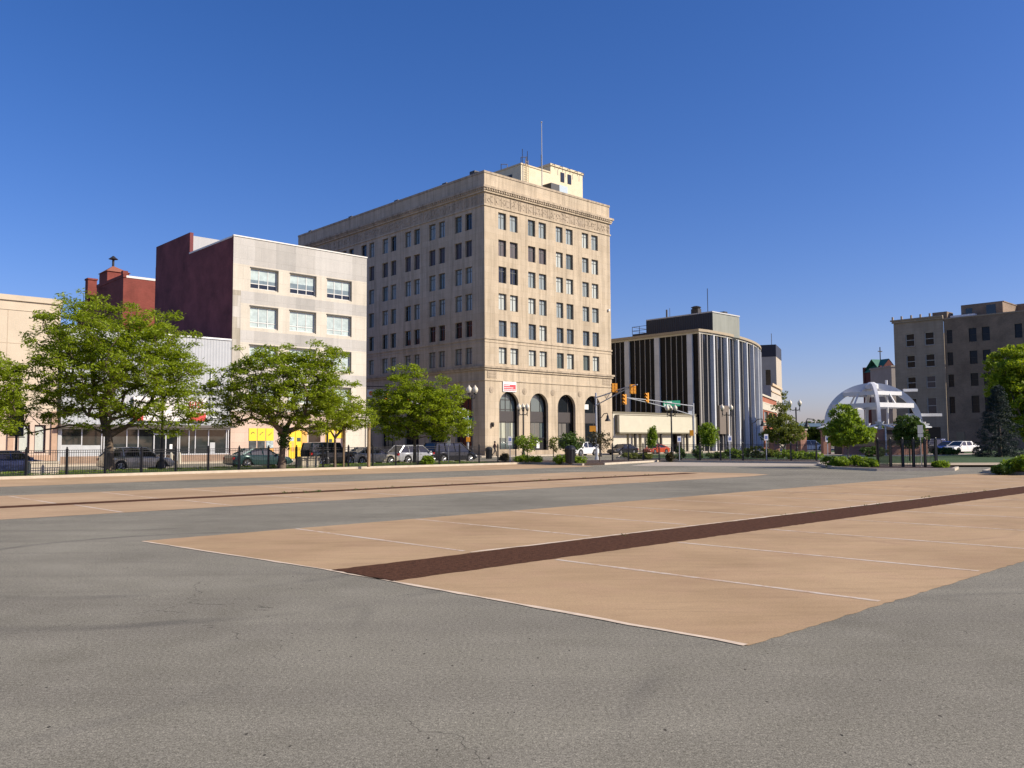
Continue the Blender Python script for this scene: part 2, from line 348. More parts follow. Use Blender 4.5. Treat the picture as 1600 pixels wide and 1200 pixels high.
# ================================================================== GROUND
sheet('terrain', [(-900, -400), (1300, -400), (1300, 1500), (-900, 1500)], -.02, DIRT)
sheet('asphalt_ground', [(-160, -60), (330, -60), (330, 330), (-160, 330)], 0, A_)
def padpoly(pts):
    out = []
    for i in range(len(pts)): out += ragged(wp(*pts[i]), wp(*pts[(i + 1) % len(pts)]), .13, .02)
    return out
PE = g(1534, 741); PE2 = g(1640, 746)
sheet('near_parking_pad', padpoly([(6.6, 4.06), (44, 3.9), (46.2, 11.5), (47.0, 13.4), (48.2, 15.2), (46.6, 16.15), (5.9, 16.05), (6.41, 10.56)]), .0035, PAD)
sheet('middle_parking_pad', padpoly([(5.24, 23.1), (38.0, 22.9), (40.4, 23.4), (41.2, 25.4), (40.6, 29.5), (39, 33.0), (36.6, 33.75), (3, 33.95)]), .004, PAD2)
sheet('far_parking_pad', padpoly([(2, 41.0), (22, 41.6), (46, 40.3), (47.8, 43), (47.9, 49.9), (2, 50.1)]), .004, PAD2)
sheet('concrete_apron', [(p.x, p.y) for p in (g(1028, 722), g(1292, 724.8), g(1276, 727.6), g(1180, 728.2), g(985, 728))], .004, WALK)
sheet('brick_paving_strip', padpoly([(6.45, 9.05), (50, 8.85), (50, 10.15), (6.42, 10.45)]), .0068, STRIP)
sheet('brick_paving_strip', padpoly([(3, 27.25), (39.6, 27.1), (39.6, 28.05), (3, 28.15)]), .0068, STRIP)
ln = MB()
def line(a0, b0, a1, b1, w=.1, z=.0062):
    p, q = wp(a0, b0), wp(a1, b1); d = (q - p).normalized(); nn = Vector((-d.y, d.x, 0)) * w / 2; k = max(1, int((q - p).length / .5))
    for i in range(k):
        x, y = p + (q - p) * i / k, p + (q - p) * (i + 1) / k
        e = random.uniform(.8, 1.1)
        ln.quad(*[(v.x, v.y, z) for v in (x - nn * e, y - nn * e, y + nn * e, x + nn * e)])
for k in range(12):
    a = 9.05 + 3.05 * k
    line(a, 10.7, a - .05, 16.0); line(a + .35, 4.15, a + .3, 8.95)
    if a < 39: line(a - 1.2, 28.25, a - 1.2, 33.6, .1); line(a - 1.0, 23.2, a - 1.0, 27.1, .1)
ln.build('stall_lines', PAINT, kind='structure')
ed = MB()
def edge_line(a0, b0, a1, b1, w, m, z=.0068):
    p, q = wp(a0, b0), wp(a1, b1); d = (q - p).normalized(); nn = Vector((-d.y, d.x, 0)); k = int((q - p).length / .3)
    prev = None
    for i in range(k + 1):
        x = p + (q - p) * i / k; u, l = random.uniform(.25, 1) * w, random.uniform(.25, 1) * w
        cur = (x - nn * l, x + nn * u)
        if prev: ed.quad(*[(v.x, v.y, z) for v in (prev[0], cur[0], cur[1], prev[1])], m)
        prev = cur
edge_line(6.6, 4.08, 6.41, 10.5, .055, 0); edge_line(6.41, 10.5, 5.92, 16.0, .05, 0); edge_line(9, 10.5, 27, 10.36, .075, 0, .0095); edge_line(27, 10.36, 48, 10.2, .04, 0, .0095)
ed.build('pad_edge_band', mat('pale_edge', (.66, .53, .38), .9, .2, 4), kind='structure')

# raised beds with kerbs -------------------------------------------------
def bed(name, pts, top, m, z=.13):
    poly = ccw([(p.x, p.y) for p in pts]); mb = MB(); mb.prism(offset(poly, .06), -.01, z); return mb.build(name, m, kind='structure')
def kerb(name, pts, w=.16, h=.15, side=1):
    mb = MB(); n = len(pts); P = [Vector((p.x, p.y)) for p in pts]; inner = []
    for i in range(n):
        e1 = (P[i] - P[i - 1]).normalized() if i else (P[1] - P[0]).normalized(); e2 = (P[i + 1] - P[i]).normalized() if i < n - 1 else e1
        n1 = Vector((-e1.y, e1.x)); n2 = Vector((-e2.y, e2.x)); m_ = n1 + n2; m_ = m_ / max(.4, m_.dot(n1)); inner.append(P[i] + m_ * w * side)
    for i in range(n - 1):
        a, b, c, d = P[i], P[i + 1], inner[i + 1], inner[i]
        mb.add([(v.x, v.y, zz) for zz in (-.01, h) for v in (a, b, c, d)], [(4, 5, 6, 7), (0, 1, 5, 4), (2, 3, 7, 6), (0, 4, 7, 3), (1, 2, 6, 5)])
    return mb.build(name, KERB, kind='structure')
kp = [wp(-40, 50.1), wp(11.3, 50.05), wp(31, 50.0), wp(48.3, 49.6), wp(48.9, 47.5), g(910, 727.5), g(945, 726.4), g(1030, 721.6), g(1290, 724.6), g(1276, 726.4), g(1300, 732.6), g(1370, 736), g(1492, 735.8), g(1498, 733)]
bk = [wp(-40, 57.2), wp(45, 57.2), wp(50, 56.6), wp(54.5, 54), wp(59, 49.5), wp(64, 44.5), wp(66.5, 41), wp(66.5, 32), g(1380, 729.6), g(1470, 731.2)]
bed('planting_bed', kp + list(reversed(bk)), .13, SOIL)
kerb('kerb', kp[:6]); kerb('kerb', kp[6:]); kerb('kerb', list(reversed(bk)))
bed_front = kp
gp = [wp(-39, 51.0), wp(46.5, 50.8), wp(49.0, 53.0), wp(47, 56.4), wp(-39, 56.9)]
gm = MB(); gm.add([(p.x, p.y, .134) for p in ccw([Vector((q.x, q.y)) if False else q for q in gp])], [tuple(range(5))]); gm.build('grass_verge', GRASS, kind='structure')
ri = [g(1535, 739), g(1560, 741), g(1600, 742.3), g(1680, 745), g(1690, 735), g(1600, 733), g(1550, 735)]
bed('right_island_bed', ri, .13, SOIL); kerb('right_island_kerb', ri[::-1] if False else ri[:4])
rk = [g(1535, 739), g(1550, 735)]; kerb('right_island_kerb', rk[::-1])
# far pavements
fp = [wp(-60, 75.6), wp(52.5, 75.6), wp(54, 77.5), wp(54, 81), wp(-60, 81)]
bed('far_pavement', fp, .13, WALK)
fp2 = [wp(65, 140), wp(65, 78), wp(66.5, 75.6), wp(95, 76.2), wp(125, 76.6), wp(220, 77), wp(220, 90), wp(72, 90), wp(72, 140)]
bed('corner_pavement', fp2, .13, WALK)
kerb('far_kerb', [wp(-60, 75.55), wp(52.5, 75.55), wp(54.05, 77.5), wp(54.05, 140)]); kerb('far_kerb', [wp(64.95, 140), wp(64.95, 78), wp(66.5, 75.55), wp(95, 76.15), wp(125, 76.55), wp(220, 76.95)])
sheet('brick_walk', [(p.x, p.y) for p in (wp(-60, 75.8), wp(52, 75.8), wp(52, 77.6), wp(-60, 77.6))], .136, BRICKWALK)
# plaza across the side street
pz = [wp(180, 66), wp(80, 66), wp(70, 58), wp(67, 51), wp(66.9, 32), g(1383, 728.6), g(1500, 727.8), g(1700, 727.2), wp(95, -25), wp(180, -25)]
bed('plaza_lawn', pz, .13, GRASS); kerb('plaza_kerb', pz[:8])
sheet('plaza_sidewalk', [(p.x, p.y) for p in (g(1388, 727.2, .137), g(1500, 726.6, .137), g(1700, 726, .137), g(1700, 722.5, .137), g(1500, 723, .137), g(1388, 723.6, .137))], .137, mat('warm_walk', (.47, .37, .24), .9, .15, 2))
sheet('plaza_paving', [(p.x, p.y) for p in (wp(88, 56), wp(110, 56), wp(110, 34), wp(88, 34))], .137, WALK)
# ================================================================== BUILDINGS
# ---- tall limestone office block
TB = thing('office_tower', 'tall pale limestone office block with four round arches and a cream penthouse on its roof', 'building', wp(71.1, 80.1), ANG)
W_, D_ = 24.5, 46.7
LT, LL, LR = TF(), TL(), TR(W_, 0)
pairs = [2.39, 7.72, 13.06, 18.39]; fcols = []
for p in pairs: fcols += [(p, p + 1.38), (p + 2.02, p + 3.44)]
rows = [(29.12, 31.3), (25.62, 27.75), (22.15, 24.28), (18.66, 20.78), (15.22, 17.3), (11.72, 13.85)]
arches = [(2.39, 5.87), (7.85, 11.28), (13.12, 16.68), (18.55, 22.04)]
scols = []
for k in range(8):
    y = 2.43 + 5.5 * k; scols += [(y, y + 1.34), (y + 2.02, y + 3.44)]
sdoors = [(2.6 + 5.5 * k, 5.85 + 5.5 * k) for k in range(8)]
w = MB()
fh = [(a, b, c, d) for a, b in fcols for c, d in rows] + [(a, b, .85 if i != 1 else .16, 8.2, True) for i, (a, b) in enumerate(arches)]
facade(w, LT, W_, 0, 33.2, fh, .42)
facade(w, LL, D_, 0, 33.2, [(a, b, c, d) for a, b in scols for c, d in rows] + [(a, b, .9, 7.4) for a, b in sdoors], .42)
facade(w, LR, D_, 0, 33.2, [], .4)
w.quad((0, D_, 0), (W_, D_, 0), (W_, D_, 33.2), (0, D_, 33.2))
# parapet above the cornice, set just behind the wall face
w.box(.02, .02, 33.2, W_ - .02, .6, 36.2); w.box(.02, .6, 33.2, .6, D_ - .02, 36.2); w.box(W_ - .6, .6, 33.2, W_ - .02, D_ - .02, 36.2); w.box(.6, D_ - .6, 33.2, W_ - .6, D_ - .02, 36.2)
w.build('wall', STONE, TB)
def bandring(name, z0, z1, pr, m=STONE):
    b = MB(); b.box(-pr, -pr, z0, W_ + pr, -.001, z1); b.box(-pr, -.001, z0, -.001, D_, z1); b.box(W_ + .001, -.001, z0, W_ + pr, D_, z1); return b.build(name, m, TB)
STONEP = stone_mat('weathered_limestone', (.43, .35, .25), (.47, .385, .28), 2.2, 3, .5)
bandring('parapet_coping', 36.0, 36.28, .05, STONEP)
bandring('cornice', 34.0, 34.3, .46, STONEP); bandring('cornice', 33.72, 34.0, .3); bandring('architrave', 33.5, 33.72, .22)
bandring('frieze_moulding', 31.75, 31.95, .12); bandring('string_course', 14.75, 15.0, .1); bandring('string_course', 14.35, 14.48, .06)
bandring('lower_cornice', 11.1, 11.35, .34, STONEP); bandring('lower_cornice', 10.85, 11.1, .18); bandring('string_course', 9.5, 9.68, .1); bandring('plinth', 0.12, .7, .1, STONEP)
de = MB(); de.box(-.31, -.31, 33.74, W_, -.3015, 33.995); de.box(-.31, -.3015, 33.74, -.3015, D_, 33.995)
for i in range(58): x = .05 + i * .42; de.box(x, -.4, 33.76, x + .2, -.305, 33.99)
for i in range(110): y = .05 + i * .42; de.box(-.4, y, 33.76, -.305, y + .2, 33.99)
de.build('dentil_row', STONEP, TB)
# carved frieze: relief of upright and curled shapes
rf = MB(); rnd = random.Random(3)
def relief(T, L):
    x = .25
    while x < L - .5:
        k = rnd.random(); wd = rnd.uniform(.12, .3)
        if k < .45:
            rf.box(x, -.06, 32.12, x + .09, -.003, 33.3, T=T); rf.box(x + .02, -.05, 33.0 - rnd.random() * .8, x + wd + .1, -.004, 33.1, T=T)
        else:
            cx, cz, r = x + .2, 32.7 + rnd.uniform(-.15, .15), rnd.uniform(.22, .42)
            for i in range(7):
                t = i / 7 * 5.2 + rnd.random(); rf.box(cx + r * math.cos(t) - .06, -.055, cz + r * math.sin(t) - .06, cx + r * math.cos(t) + .07, -.003, cz + r * math.sin(t) + .07, T=T)
            wd += .3
        x += wd + .12
rf.box(.05, -.012, 32.05, W_ - .05, -.001, 33.35); rf.box(-.012, .05, 32.05, -.001, D_ - .05, 33.35)
relief(LT, W_); relief(LL, D_)
rf.build('frieze_relief', STONEP, TB)
for x in (1.1, 6.9, 12.2, 17.6, 23.3):
    md = MB()
    for r, y in ((.42, .05), (.3, .075), (.12, .1)): md.cyl(LT(x, -.001, 8.35), LT(x, -y, 8.35), r, r * .95, 20)
    md.build('medallion', STONEP, TB)
for x0, x1 in ((.4, 2.0), (22.5, 24.1)):
    pn = MB(); pn.box(x0, -.05, 9.85, x1, -.002, 10.7); pn.box(x0 + .2, -.08, 10.0, x1 - .2, -.05, 10.15); pn.box(x0 + .2, -.08, 10.35, x1 - .2, -.05, 10.5); pn.build('carved_panel', STONEP, TB)
FRM = mat('teal_bronze_frame', (.075, .085, .078), .45); FRMD = mat('brown_frame', (.03, .026, .023), .5)
rnd = random.Random(11)
def tall_window(T, a, b, c, d, forced=None, shade=False, parent=TB, stuff=False):
    k = rnd.random()
    pane = forced or (BLINDW if k < .42 else BLINDG if k < .72 else GLASSG if k < .93 else GLASSD)
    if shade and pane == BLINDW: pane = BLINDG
    return window(parent, T, a, b, c, d, .26, FRM, pane, vb=[(a + b) / 2], hb=[d - .55], fw=.08)
for ri_, (c, d) in enumerate(rows):
    for ci, (a, b) in enumerate(fcols):
        fz = PLUM if (ri_ == 1 and ci < 4) else (mat('steel_blue_blind', (.10, .13, .15), .2, .15, 3) if ri_ == 4 and ci != 3 else None)
        tall_window(LT, a, b, c, d, fz)
for ri_, (c, d) in enumerate(rows):
    for ci, (a, b) in enumerate(scols[:9]):
        fz = PLUM if ri_ == 1 else (GLASSD if ri_ == 4 else None)
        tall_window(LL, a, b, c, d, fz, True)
fr_ = MB(); pp = MB()
for c, d in rows:
    for a, b in scols[9:]:
        fr_.box(a, .26, d - .08, b, .35, d, T=LL); fr_.box(a, .26, c, b, .35, c + .08, T=LL); fr_.box(a, .26, c, a + .08, .35, d, T=LL); fr_.box(b - .08, .26, c, b, .35, d, T=LL); fr_.box(a, .27, d - .58, b, .34, d - .5, T=LL)
        fr_.quad(LL(a, .31, c), LL(b, .31, c), LL(b, .31, d), LL(a, .31, d), 1)
so = fr_.build('window', [FRM, GLASSB], TB); so['kind'] = 'stuff'
# arched openings: glazing, dark spandrel panel, curtains behind the lower glass
CURT = mat('pale_curtain', (.42, .43, .33), .5, .3, 2, stretch=(5, 5, .1)); CURD = mat('dim_curtain', (.13, .12, .10), .5, .3, 2, stretch=(5, 5, .1)); SPAN = mat('dark_spandrel', (.045, .038, .035), .5)
for i, (a, b) in enumerate(arches):
    c = .85 if i != 1 else .16
    aw = window(TB, LT, a + .02, b - .02, c, 8.17, .7, FRMD, GLASSG if i in (0, 1) else GLASSD, vb=[a + .85, b - .85] + ([a + 1.74] if i == 0 else []), hb=[5.95, 4.3, 7.2] if i == 0 else [5.75, 4.35], fw=.1, arch=True, name='arched_window')
    sp_ = MB(); sp_.box(a + .1, .66, 4.4, b - .1, .7, 5.75); sp_.build('spandrel_panel', SPAN, aw)
    if i != 3:
        cu = MB()
        for x0, x1 in ([(a + .15, a + 1.0), (a + 1.1, a + 1.85), (a + 2.5, b - .12)] if i == 0 else [(a + .55, a + 1.5), (a + 1.6, a + 2.4)]): cu.box(x0, .735, 2.3 if i != 1 else 2.4, x1, .742, 4.25)
        cu.build('curtain', CURT if i == 0 else CURD, aw)
    rv = MB()
    facade(rv, LT, b, 0, .001, [], .1) if False else None
dr = MB(); dr.box(7.95, .6, .17, 11.18, .66, 2.2); dr.box(7.9, .5, 2.2, 11.2, .66, 2.34); dr.build('door', mat('black_door', (.012, .012, .012), .4), TB)
nt_ = MB(); nt_.box(9.6, .57, .95, 10.15, .598, 1.95); nt_.box(8.7, .57, 1.15, 8.95, .598, 1.7); nt_.build('paper_notice', mat('paper', (.75, .76, .7), .8), TB)
wp_ = MB(); wp_.box(18.95, .64, 6.3, 20.1, .655, 7.0); wp_.build('window_poster', mat('paper', (.75, .76, .7), .8), TB)
for a, b in sdoors[:6]:
    window(TB, LL, a, b, .9, 7.4, .36, FRMD, GLASSD, vb=[a + 1.1, a + 2.2], hb=[4.2, 5.3], fw=.09)
# for-lease board: white, red field with three rows of white lettering too small to read
ls = MB(); ls.box(2.98, -.12, 8.2, 5.3, -.04, 9.48); lb = ls.build('lease_sign', WHITE, TB)
rs = MB(); rs.box(3.1, -.124, 8.32, 5.2, -.121, 9.12); rs.build('red_field', mat('banner_red', (.62, .06, .07), .5), lb)
lt_ = MB(); rr = random.Random(5)
for z, x1, h in ((8.92, 4.1, .12), (8.66, 4.75, .1), (8.4, 5.1, .12)):
    x = 3.18
    while x < x1:
        wd = rr.uniform(.05, .11); lt_.box(x, -.127, z, x + wd, -.125, z + h); x += wd + .035
lt_.build('white_lettering', WHITE, lb)
# wall fixtures on the front
fx = MB(); fx.box(1.0, -.3, 3.9, 1.25, -.01, 4.25); fx.cyl((1.12, -.35, 4.0), (1.12, -.15, 3.75), .1, .16); fx.build('wall_light', DARKM, TB)
al = MB(); al.box(23.8, -.25, 20.6, 24.05, -.01, 20.9); al.build('security_light', WHITE, TB)
rfm = MB(); rfm.box(.6, .6, 34.6, W_ - .6, D_ - .6, 34.8); rfm.build('roof', mat('roof_gravel', (.2, .19, .17), .95, .2, 2), TB)
PH = mat('cream_render', (.66, .58, .40), .85, .1, 1.2)
ph = MB(); ph.box(10.6, 4.2, 34.8, 16.5, 17, 40.4); ph.box(16.5, 4.2, 34.8, 23.4, 12, 41.55); pho = ph.build('penthouse', PH, TB)
pc = MB(); pc.box(16.35, 4.05, 41.55, 23.55, 12.1, 41.85); pc.box(10.5, 4.1, 40.4, 16.5, 17.1, 40.6); pc.build('penthouse_coping', mat('cream_trim', (.62, .52, .34), .8), pho)
for x in (18.6, 20.1):
    pw = MB(); pw.box(x, 4.14, 39.6, x + .75, 4.19, 41.0); pw.build('penthouse_window', GLASSD, pho)
lv = MB(); lv.box(10.54, 6, 38.6, 10.59, 9.5, 39.4); lv.box(10.54, 11.5, 38.2, 10.59, 12.6, 39.4); lv.build('louvre', BLACK, pho)
ld = MB()
for x in (11.3, 11.8): ld.cyl((x, 4.0, 35), (x, 4.0, 41.2), .035, n=5)
for i in range(18): ld.cyl((11.3, 4.0, 35.3 + i * .33), (11.8, 4.0, 35.3 + i * .33), .025, n=4)
ld.build('ladder', mat('rusty_yellow', (.4, .3, .16), .7), pho)
rl = MB()
def hoop(c, w_, h_):
    rl.tube([(c[0], c[1], c[2]), (c[0], c[1], c[2] + h_), (c[0] + w_, c[1], c[2] + h_ + .25), (c[0] + w_, c[1], c[2])], .05, 5)
def rlb(n='roof_railing'):
    global rl
    rl.build(n, DARKM, pho); rl = MB()
hoop((10.8, 8.5, 40.6), 1.2, .9); rlb(); hoop((11.0, 4.6, 40.5), 1.0, 1.1); rlb()
for x in (16.8, 18.4, 20, 21.6, 23.0): rl.tube([(x, 4.2, 41.8), (x, 3.6, 41.6), (x, 3.6, 40.9)], .04, 5); rlb('lamp_bracket')
for x, y, h in ((13.6, 7, 2.6), (15.6, 8, 3.0), (17.4, 10, 3.1), (19.5, 9, 3.6)): rl.cyl((x, y, 40.4), (x, y, 41.4 + h), .045, n=5); rlb('aerial')
rl.box(13, 7, 40.6, 14.4, 8, 41.1); rlb('roof_box')
hv = MB(); hv.box(13.9, 1.6, 34.8, 15.6, 3.4, 37.9); hv.build('screen_panel', BLACK, TB); hv = MB(); hv.box(15.7, 1.7, 34.8, 17.4, 3.2, 38.0); hv.build('air_handler', mat('pale_blue_panel', (.4, .48, .52), .4, .2, 4, stretch=(5, 5, .1)), TB)
for i in range(9): sm = MB(); sm.box(17.8 + i * .55, 2.2, 34.8, 18.1 + i * .55, 2.6, 36.5 + .2 * (i % 3)); sm.build('roof_vent', DARKM, TB)
for i, y in enumerate((8, 19, 31, 43)): sm = MB(); sm.box(.3, y, 36.2, .55, y + .9, 36.6); sm.build('parapet_hatch', DARKM, TB)
sm = MB(); sm.tube([(.4, .9, 36.2), (1.2, 3, 37.0), (.6, 4.5, 36.2)], .06); sm.box(1, 3, 34.8, 2.2, 4, 37.2); sm.build('roof_box', DARKM, TB)
fp_ = MB(); fp_.cyl((12.4, 1.9, 34.8), (12.4, 1.9, 46.1), .075, .05, 8); fp_.lathe((12.4, 1.9, 46.1), [(.05, 0), (.14, .12), (.05, .25)], 8); fp_.build('flagpole', mat('pole_white', (.42, .42, .40), .4), TB)

# ---- white and grey panelled five-storey block with maroon flank
WB = thing('panelled_block', 'five-storey block with cream and grey panels and a windowless maroon brick flank', 'building', wp(37.8, 80.1), ANG)
CRM = stone_mat('cream_panel', (.585, .535, .435), (.61, .56, .46), 2.2, 1.3, .12); GR1 = stone_mat('grey_panel', (.44, .42, .38), (.47, .45, .405), 1.5, 1.35, .08); GR2 = stone_mat('pale_grey_panel', (.50, .48, .435), (.52, .50, .455), 1.5, 1.35, .08)
GR3 = stone_mat('mid_grey_panel', (.385, .37, .335), (.40, .385, .35), 1.5, 1.35, .08); TRV = stone_mat('stained_travertine', (.40, .36, .28), (.56, .53, .47), .95, 1.1, .4); PINK = stone_mat('pinkish_stone', (.56, .43, .34), (.59, .46, .365), 3.0, .95, .12)
wcols = [(1.85, 4.83), (6.25, 9.25), (10.65, 13.65)]; wrows = [(17.35, 19.42), (13.42, 15.53), (9.5, 11.6), (5.9, 7.7)]
def wm(x, z):
    if z < 5.0: return 5
    if x < .85 and 5.2 < z < 17.0: return 4
    for (c, d) in wrows:
        if c - .35 < z < d + .25: return 0
    if z > 19.6: return [2, 1, 3, 1, 2, 2, 1][min(6, int(x / 2.3))] if z < 22 else 2
    return [2, 1, 1, 3, 1, 2, 1][min(6, int(x / 2.3))]
holes = [(a, b, c, d) for a, b in wcols for c, d in wrows]
w = MB(); zc = [5.0, 17.0, 5.2] + [c - .35 for c, d in wrows] + [d + .25 for c, d in wrows]
facade(w, LT, 15.7, 0, 22.4, holes, .3, wm, xc=[2.3 * i for i in range(1, 7)] + [.85], zc=zc)
w.build('front_wall', [CRM, GR1, GR2, GR3, TRV, PINK], WB)
w = MB(); facade(w, TL(), 20.1, 0, 22.3, [], .2, zc=[6, 12]); w.build('flank_wall', MAROON, WB); w = MB(); facade(w, TR(15.7), 20.1, 0, 22.3, [], .2); w.build('flank_wall', brick_mat('grey_buff_brick', (.20, .185, .155), (.24, .22, .185), (.2, .19, .17)), WB); w = MB(); w.quad((0, 20.1, 0), (15.7, 20.1, 0), (15.7, 20.1, 22.3), (0, 20.1, 22.3))  # unseen right flank: brick colour made up to cut red bounce
w.box(.02, 10.6, 22.3, .4, 20.1, 24.7); w.box(.4, 19.7, 22.3, 15.6, 20.1, 24.7)
w.build('rear_wall', MAROON, WB)
w = MB(); w.box(.4, 10.7, 22.3, 15.6, 19.7, 24.4); w.build('roof_house', mat('grey_metal_siding', (.36, .36, .36), .5, .08, 2, stretch=(4, 4, .1)), WB)
w = MB(); w.box(-.05, -.08, 22.4, 15.75, .25, 22.52); w.box(-.05, .25, 22.3, .3, 10.6, 22.46); w.build('coping', mat('white_coping', (.7, .68, .62), .6), WB)
w = MB(); w.box(.35, .25, 21.8, 15.6, 10.6, 21.9); w.build('roof', mat('roof_gravel', (.2, .19, .17), .95, .2, 2), WB)
ws = [BLINDG, BLINDG, BLINDG, BLINDW, BLINDW, BLINDW, BLINDG, BLINDW, BLINDG, BLINDG, GLASSB, BLINDG]; wi = 0
PANM = mat('pale_lower_glass', (.16, .21, .22), .1, .2, 2, spec=.6)
PANT = mat('pale_teal_blind', (.42, .50, .47), .2, .2, 2, spec=.6)
for c, d in wrows:
    for a, b in wcols:
        wn = window(WB, LT, a, b, c, d, .2, mat('white_frame', (.60, .60, .56), .45), GLASSB if c > 17 else PANT, vb=[a + (b - a) / 3, a + 2 * (b - a) / 3], hb=[c + .55], fw=.09)
        zb_ = d - (.8 + .35 * rnd.random() if c > 17 else 1.42)
        bl = MB(); bl.box(a + .1, .238, max(c + .6, zb_), b - .1, .246, d - .09); bl.build('blind', PANT, wn)
        if c > 17: bl = MB(); bl.box(a + .1, .242, c + .6, b - .1, .247, zb_); bl.build('lower_glass', PANM, wn)
        sh = MB(); sh.box(b, -.05, c - .05, b + .09, .05, d + .1); sh.box(a - .05, -.06, d, b, .02, d + .1); sh.build('reveal_shadow_strip', DARKM, wn)  # dark strips paint the reveal shadow along the right and top edges
YP = mat('yellow_poster', (.80, .56, .02), .5); ORP = mat('orange_poster', (.78, .40, .10), .5); PHOTO = mat('photo_poster', (.04, .05, .05), .4, .8, 2.5); PHOTO2 = mat('photo_pale', (.35, .42, .42), .4, .6, 2.5)
po = MB()
for i in range(3):
    x = 1.9 + i * .92
    po.box(x, -.05, 2.05, x + .84, -.01, 3.3, 0 if i != 1 else 0); po.box(x + .05, -.055, 1.3, x + .8, -.01, 2.04, 2 if i < 2 else 3); po.box(x, -.05, .9, x + .84, -.01, 1.28, 1 if i else 0)
    for k in range(7):
        t = .4 + k * .45; po.box(x + .42 + .16 * math.cos(t) - .03, -.06, 2.72 + .14 * math.sin(t + i), x + .42 + .16 * math.cos(t) + .04, -.052, 2.78 + .14 * math.sin(t + i), 2)
po.build('poster', [YP, ORP, PHOTO, PHOTO2], WB)
po = MB(); po.box(6.3, -.06, .2, 7.0, -.01, 3.1, 0); po.box(7.05, -.06, .2, 7.75, -.01, 3.15, 0); po.box(7.2, -.065, 1.95, 7.65, -.061, 2.35, 2); po.box(6.6, -.065, .9, 6.9, -.061, 1.9, 1); po.box(7.8, -.06, .2, 8.4, -.01, 3.1, 1); po.box(6.35, -.065, 2.0, 6.85, -.061, 2.4, 3); po.build('poster', [YP, ORP, PHOTO, PHOTO2], WB)
po = MB(); po.box(10.6, -.05, 1.7, 11.6, -.01, 3.4, 0); po.box(11.8, -.05, 2.3, 12.7, -.01, 3.4, 0); po.box(11.0, -.055, 1.6, 11.4, -.051, 2.2, 2); po.build('poster', [YP, ORP, PHOTO, PHOTO2], WB)
en = MB(); en.box(8.5, .0, .1, 8.6, .02, 4) if False else None
rc = MB(); rc.box(8.6, -.03, .13, 10.0, .0, 3.7); rc.build('door', GLASSD, WB)
pl = MB(); pl.box(12.8, -.5, .1, 15.75, -.005, 4.6); pl.box(15.3, -.62, .1, 15.8, -.5, 4.6); pl.box(12.6, -.7, 4.6, 15.85, -.005, 4.9); pl.build('stone_portal', CRM, WB)

# ---- low shop with grey corrugated fascia
GB = thing('corrugated_shop', 'low shop with pale grey corrugated metal upper front above a glazed storefront', 'building', wp(22.3, 80.1), ANG)
CORR = mat('corrugated_metal', (.40, .415, .42), .45, .06, 1.0)
w = MB(); n = 105
for i in range(n):
    x = 15.45 * i / n; x1 = 15.45 * (i + 1) / n; y0, y1 = ((-.022, 0) if i % 2 else (0, -.022))
    w.quad((x, y0, 3.55), (x1, y1, 3.55), (x1, y1, 11.9), (x, y0, 11.9))
w.build('corrugated_front', CORR, GB)
w = MB(); w.box(0, .1, .0, 15.45, .3, .75, 0); w.box(0, 1.6, .1, 15.45, 1.7, 3.5, 1); w.box(0, .02, 3.5, 15.45, 14, 11.6, 2); w.box(0, .02, 0, .25, 14, 11.6, 2); w.box(15.2, .3, 0, 15.45, 14, 3.5, 2); w.build('wall', [brick_mat('shop_base_brick', (.3, .2, .14), (.36, .24, .16), (.3, .25, .2)), mat('shop_interior', (.035, .035, .035), .8, .6, .8), CORR], GB)
w = MB(); w.box(-.02, -.12, 11.9, 15.4, .3, 12.05); w.build('coping', WHITE, GB)
w = MB(); w.box(-.05, -.9, 3.28, 15.5, .1, 3.52); w.build('canopy', mat('brown_canopy', (.1, .085, .075), .5), GB)
mull = [0, .25, 1.9, 3.55, 3.75, 5.7, 6.7, 8.1, 9.4, 10.5, 11.4, 12.0, 13.3, 15.1, 15.3]
w = MB()
for x in mull: w.box(x, .12, .76, x + .09, .24, 3.2)
w.box(0, .12, 3.12, 15.45, .24, 3.27); w.box(0, .1, .75, 15.45, .26, .86); sf = w.build('storefront_frame', ALU, GB)
w = MB(); w.quad((.1, .18, .86), (15.3, .18, .86), (15.3, .18, 3.12), (.1, .18, 3.12))
w.build('storefront_glass', mat('shop_glass', (.03, .035, .035), .04, .5, .7), sf)
for x0, x1, z1 in ((.34, 1.9, 1.75), (2.0, 3.5, 1.7), (13.5, 14.0, 1.9)): w = MB(); w.box(x0, .13, .87, x1, .17, z1); w.build('window_panel', mat('grey_window_film', (.42, .44, .45), .5, .1, 2), sf)
w = MB(); w.box(8.2, .1, .2, 9.2, .16, 2.6); w.box(9.25, .1, .2, 10.3, .16, 2.6); w.build('door', GLASSD, GB)
w = MB(); w.box(8.1, .06, .2, 8.2, .17, 2.7); w.box(9.18, .06, .2, 9.28, .17, 2.7); w.box(10.3, .06, .2, 10.4, .17, 2.7); w.box(8.1, .06, 2.62, 10.4, .17, 2.74); w.build('door_frame', ALU, GB)
w = MB(); w.box(9.6, .08, 1.3, 9.85, .095, 1.75); w.build('door_notice', WHITE, GB)
w = MB(); w.box(14.2, .3, .7, 15.0, .9, 1.75); w.build('vending_cabinet', mat('navy_cabinet', (.02, .03, .07), .4), GB)
tc_ = MB()
for k in range(3): tc_.tube([(12.35 + .22 * k, .6, .86), (12.4 + .2 * k, .5, 1.3), (12.5 + .18 * k, .6, 1.55 + .1 * (k % 2))], .06, 5)
tc_.box(12.3, .4, 1.2, 12.95, .7, 1.28); tc_.build('display_chair', mat('teal_paint', (.0, .28, .33), .4), GB)
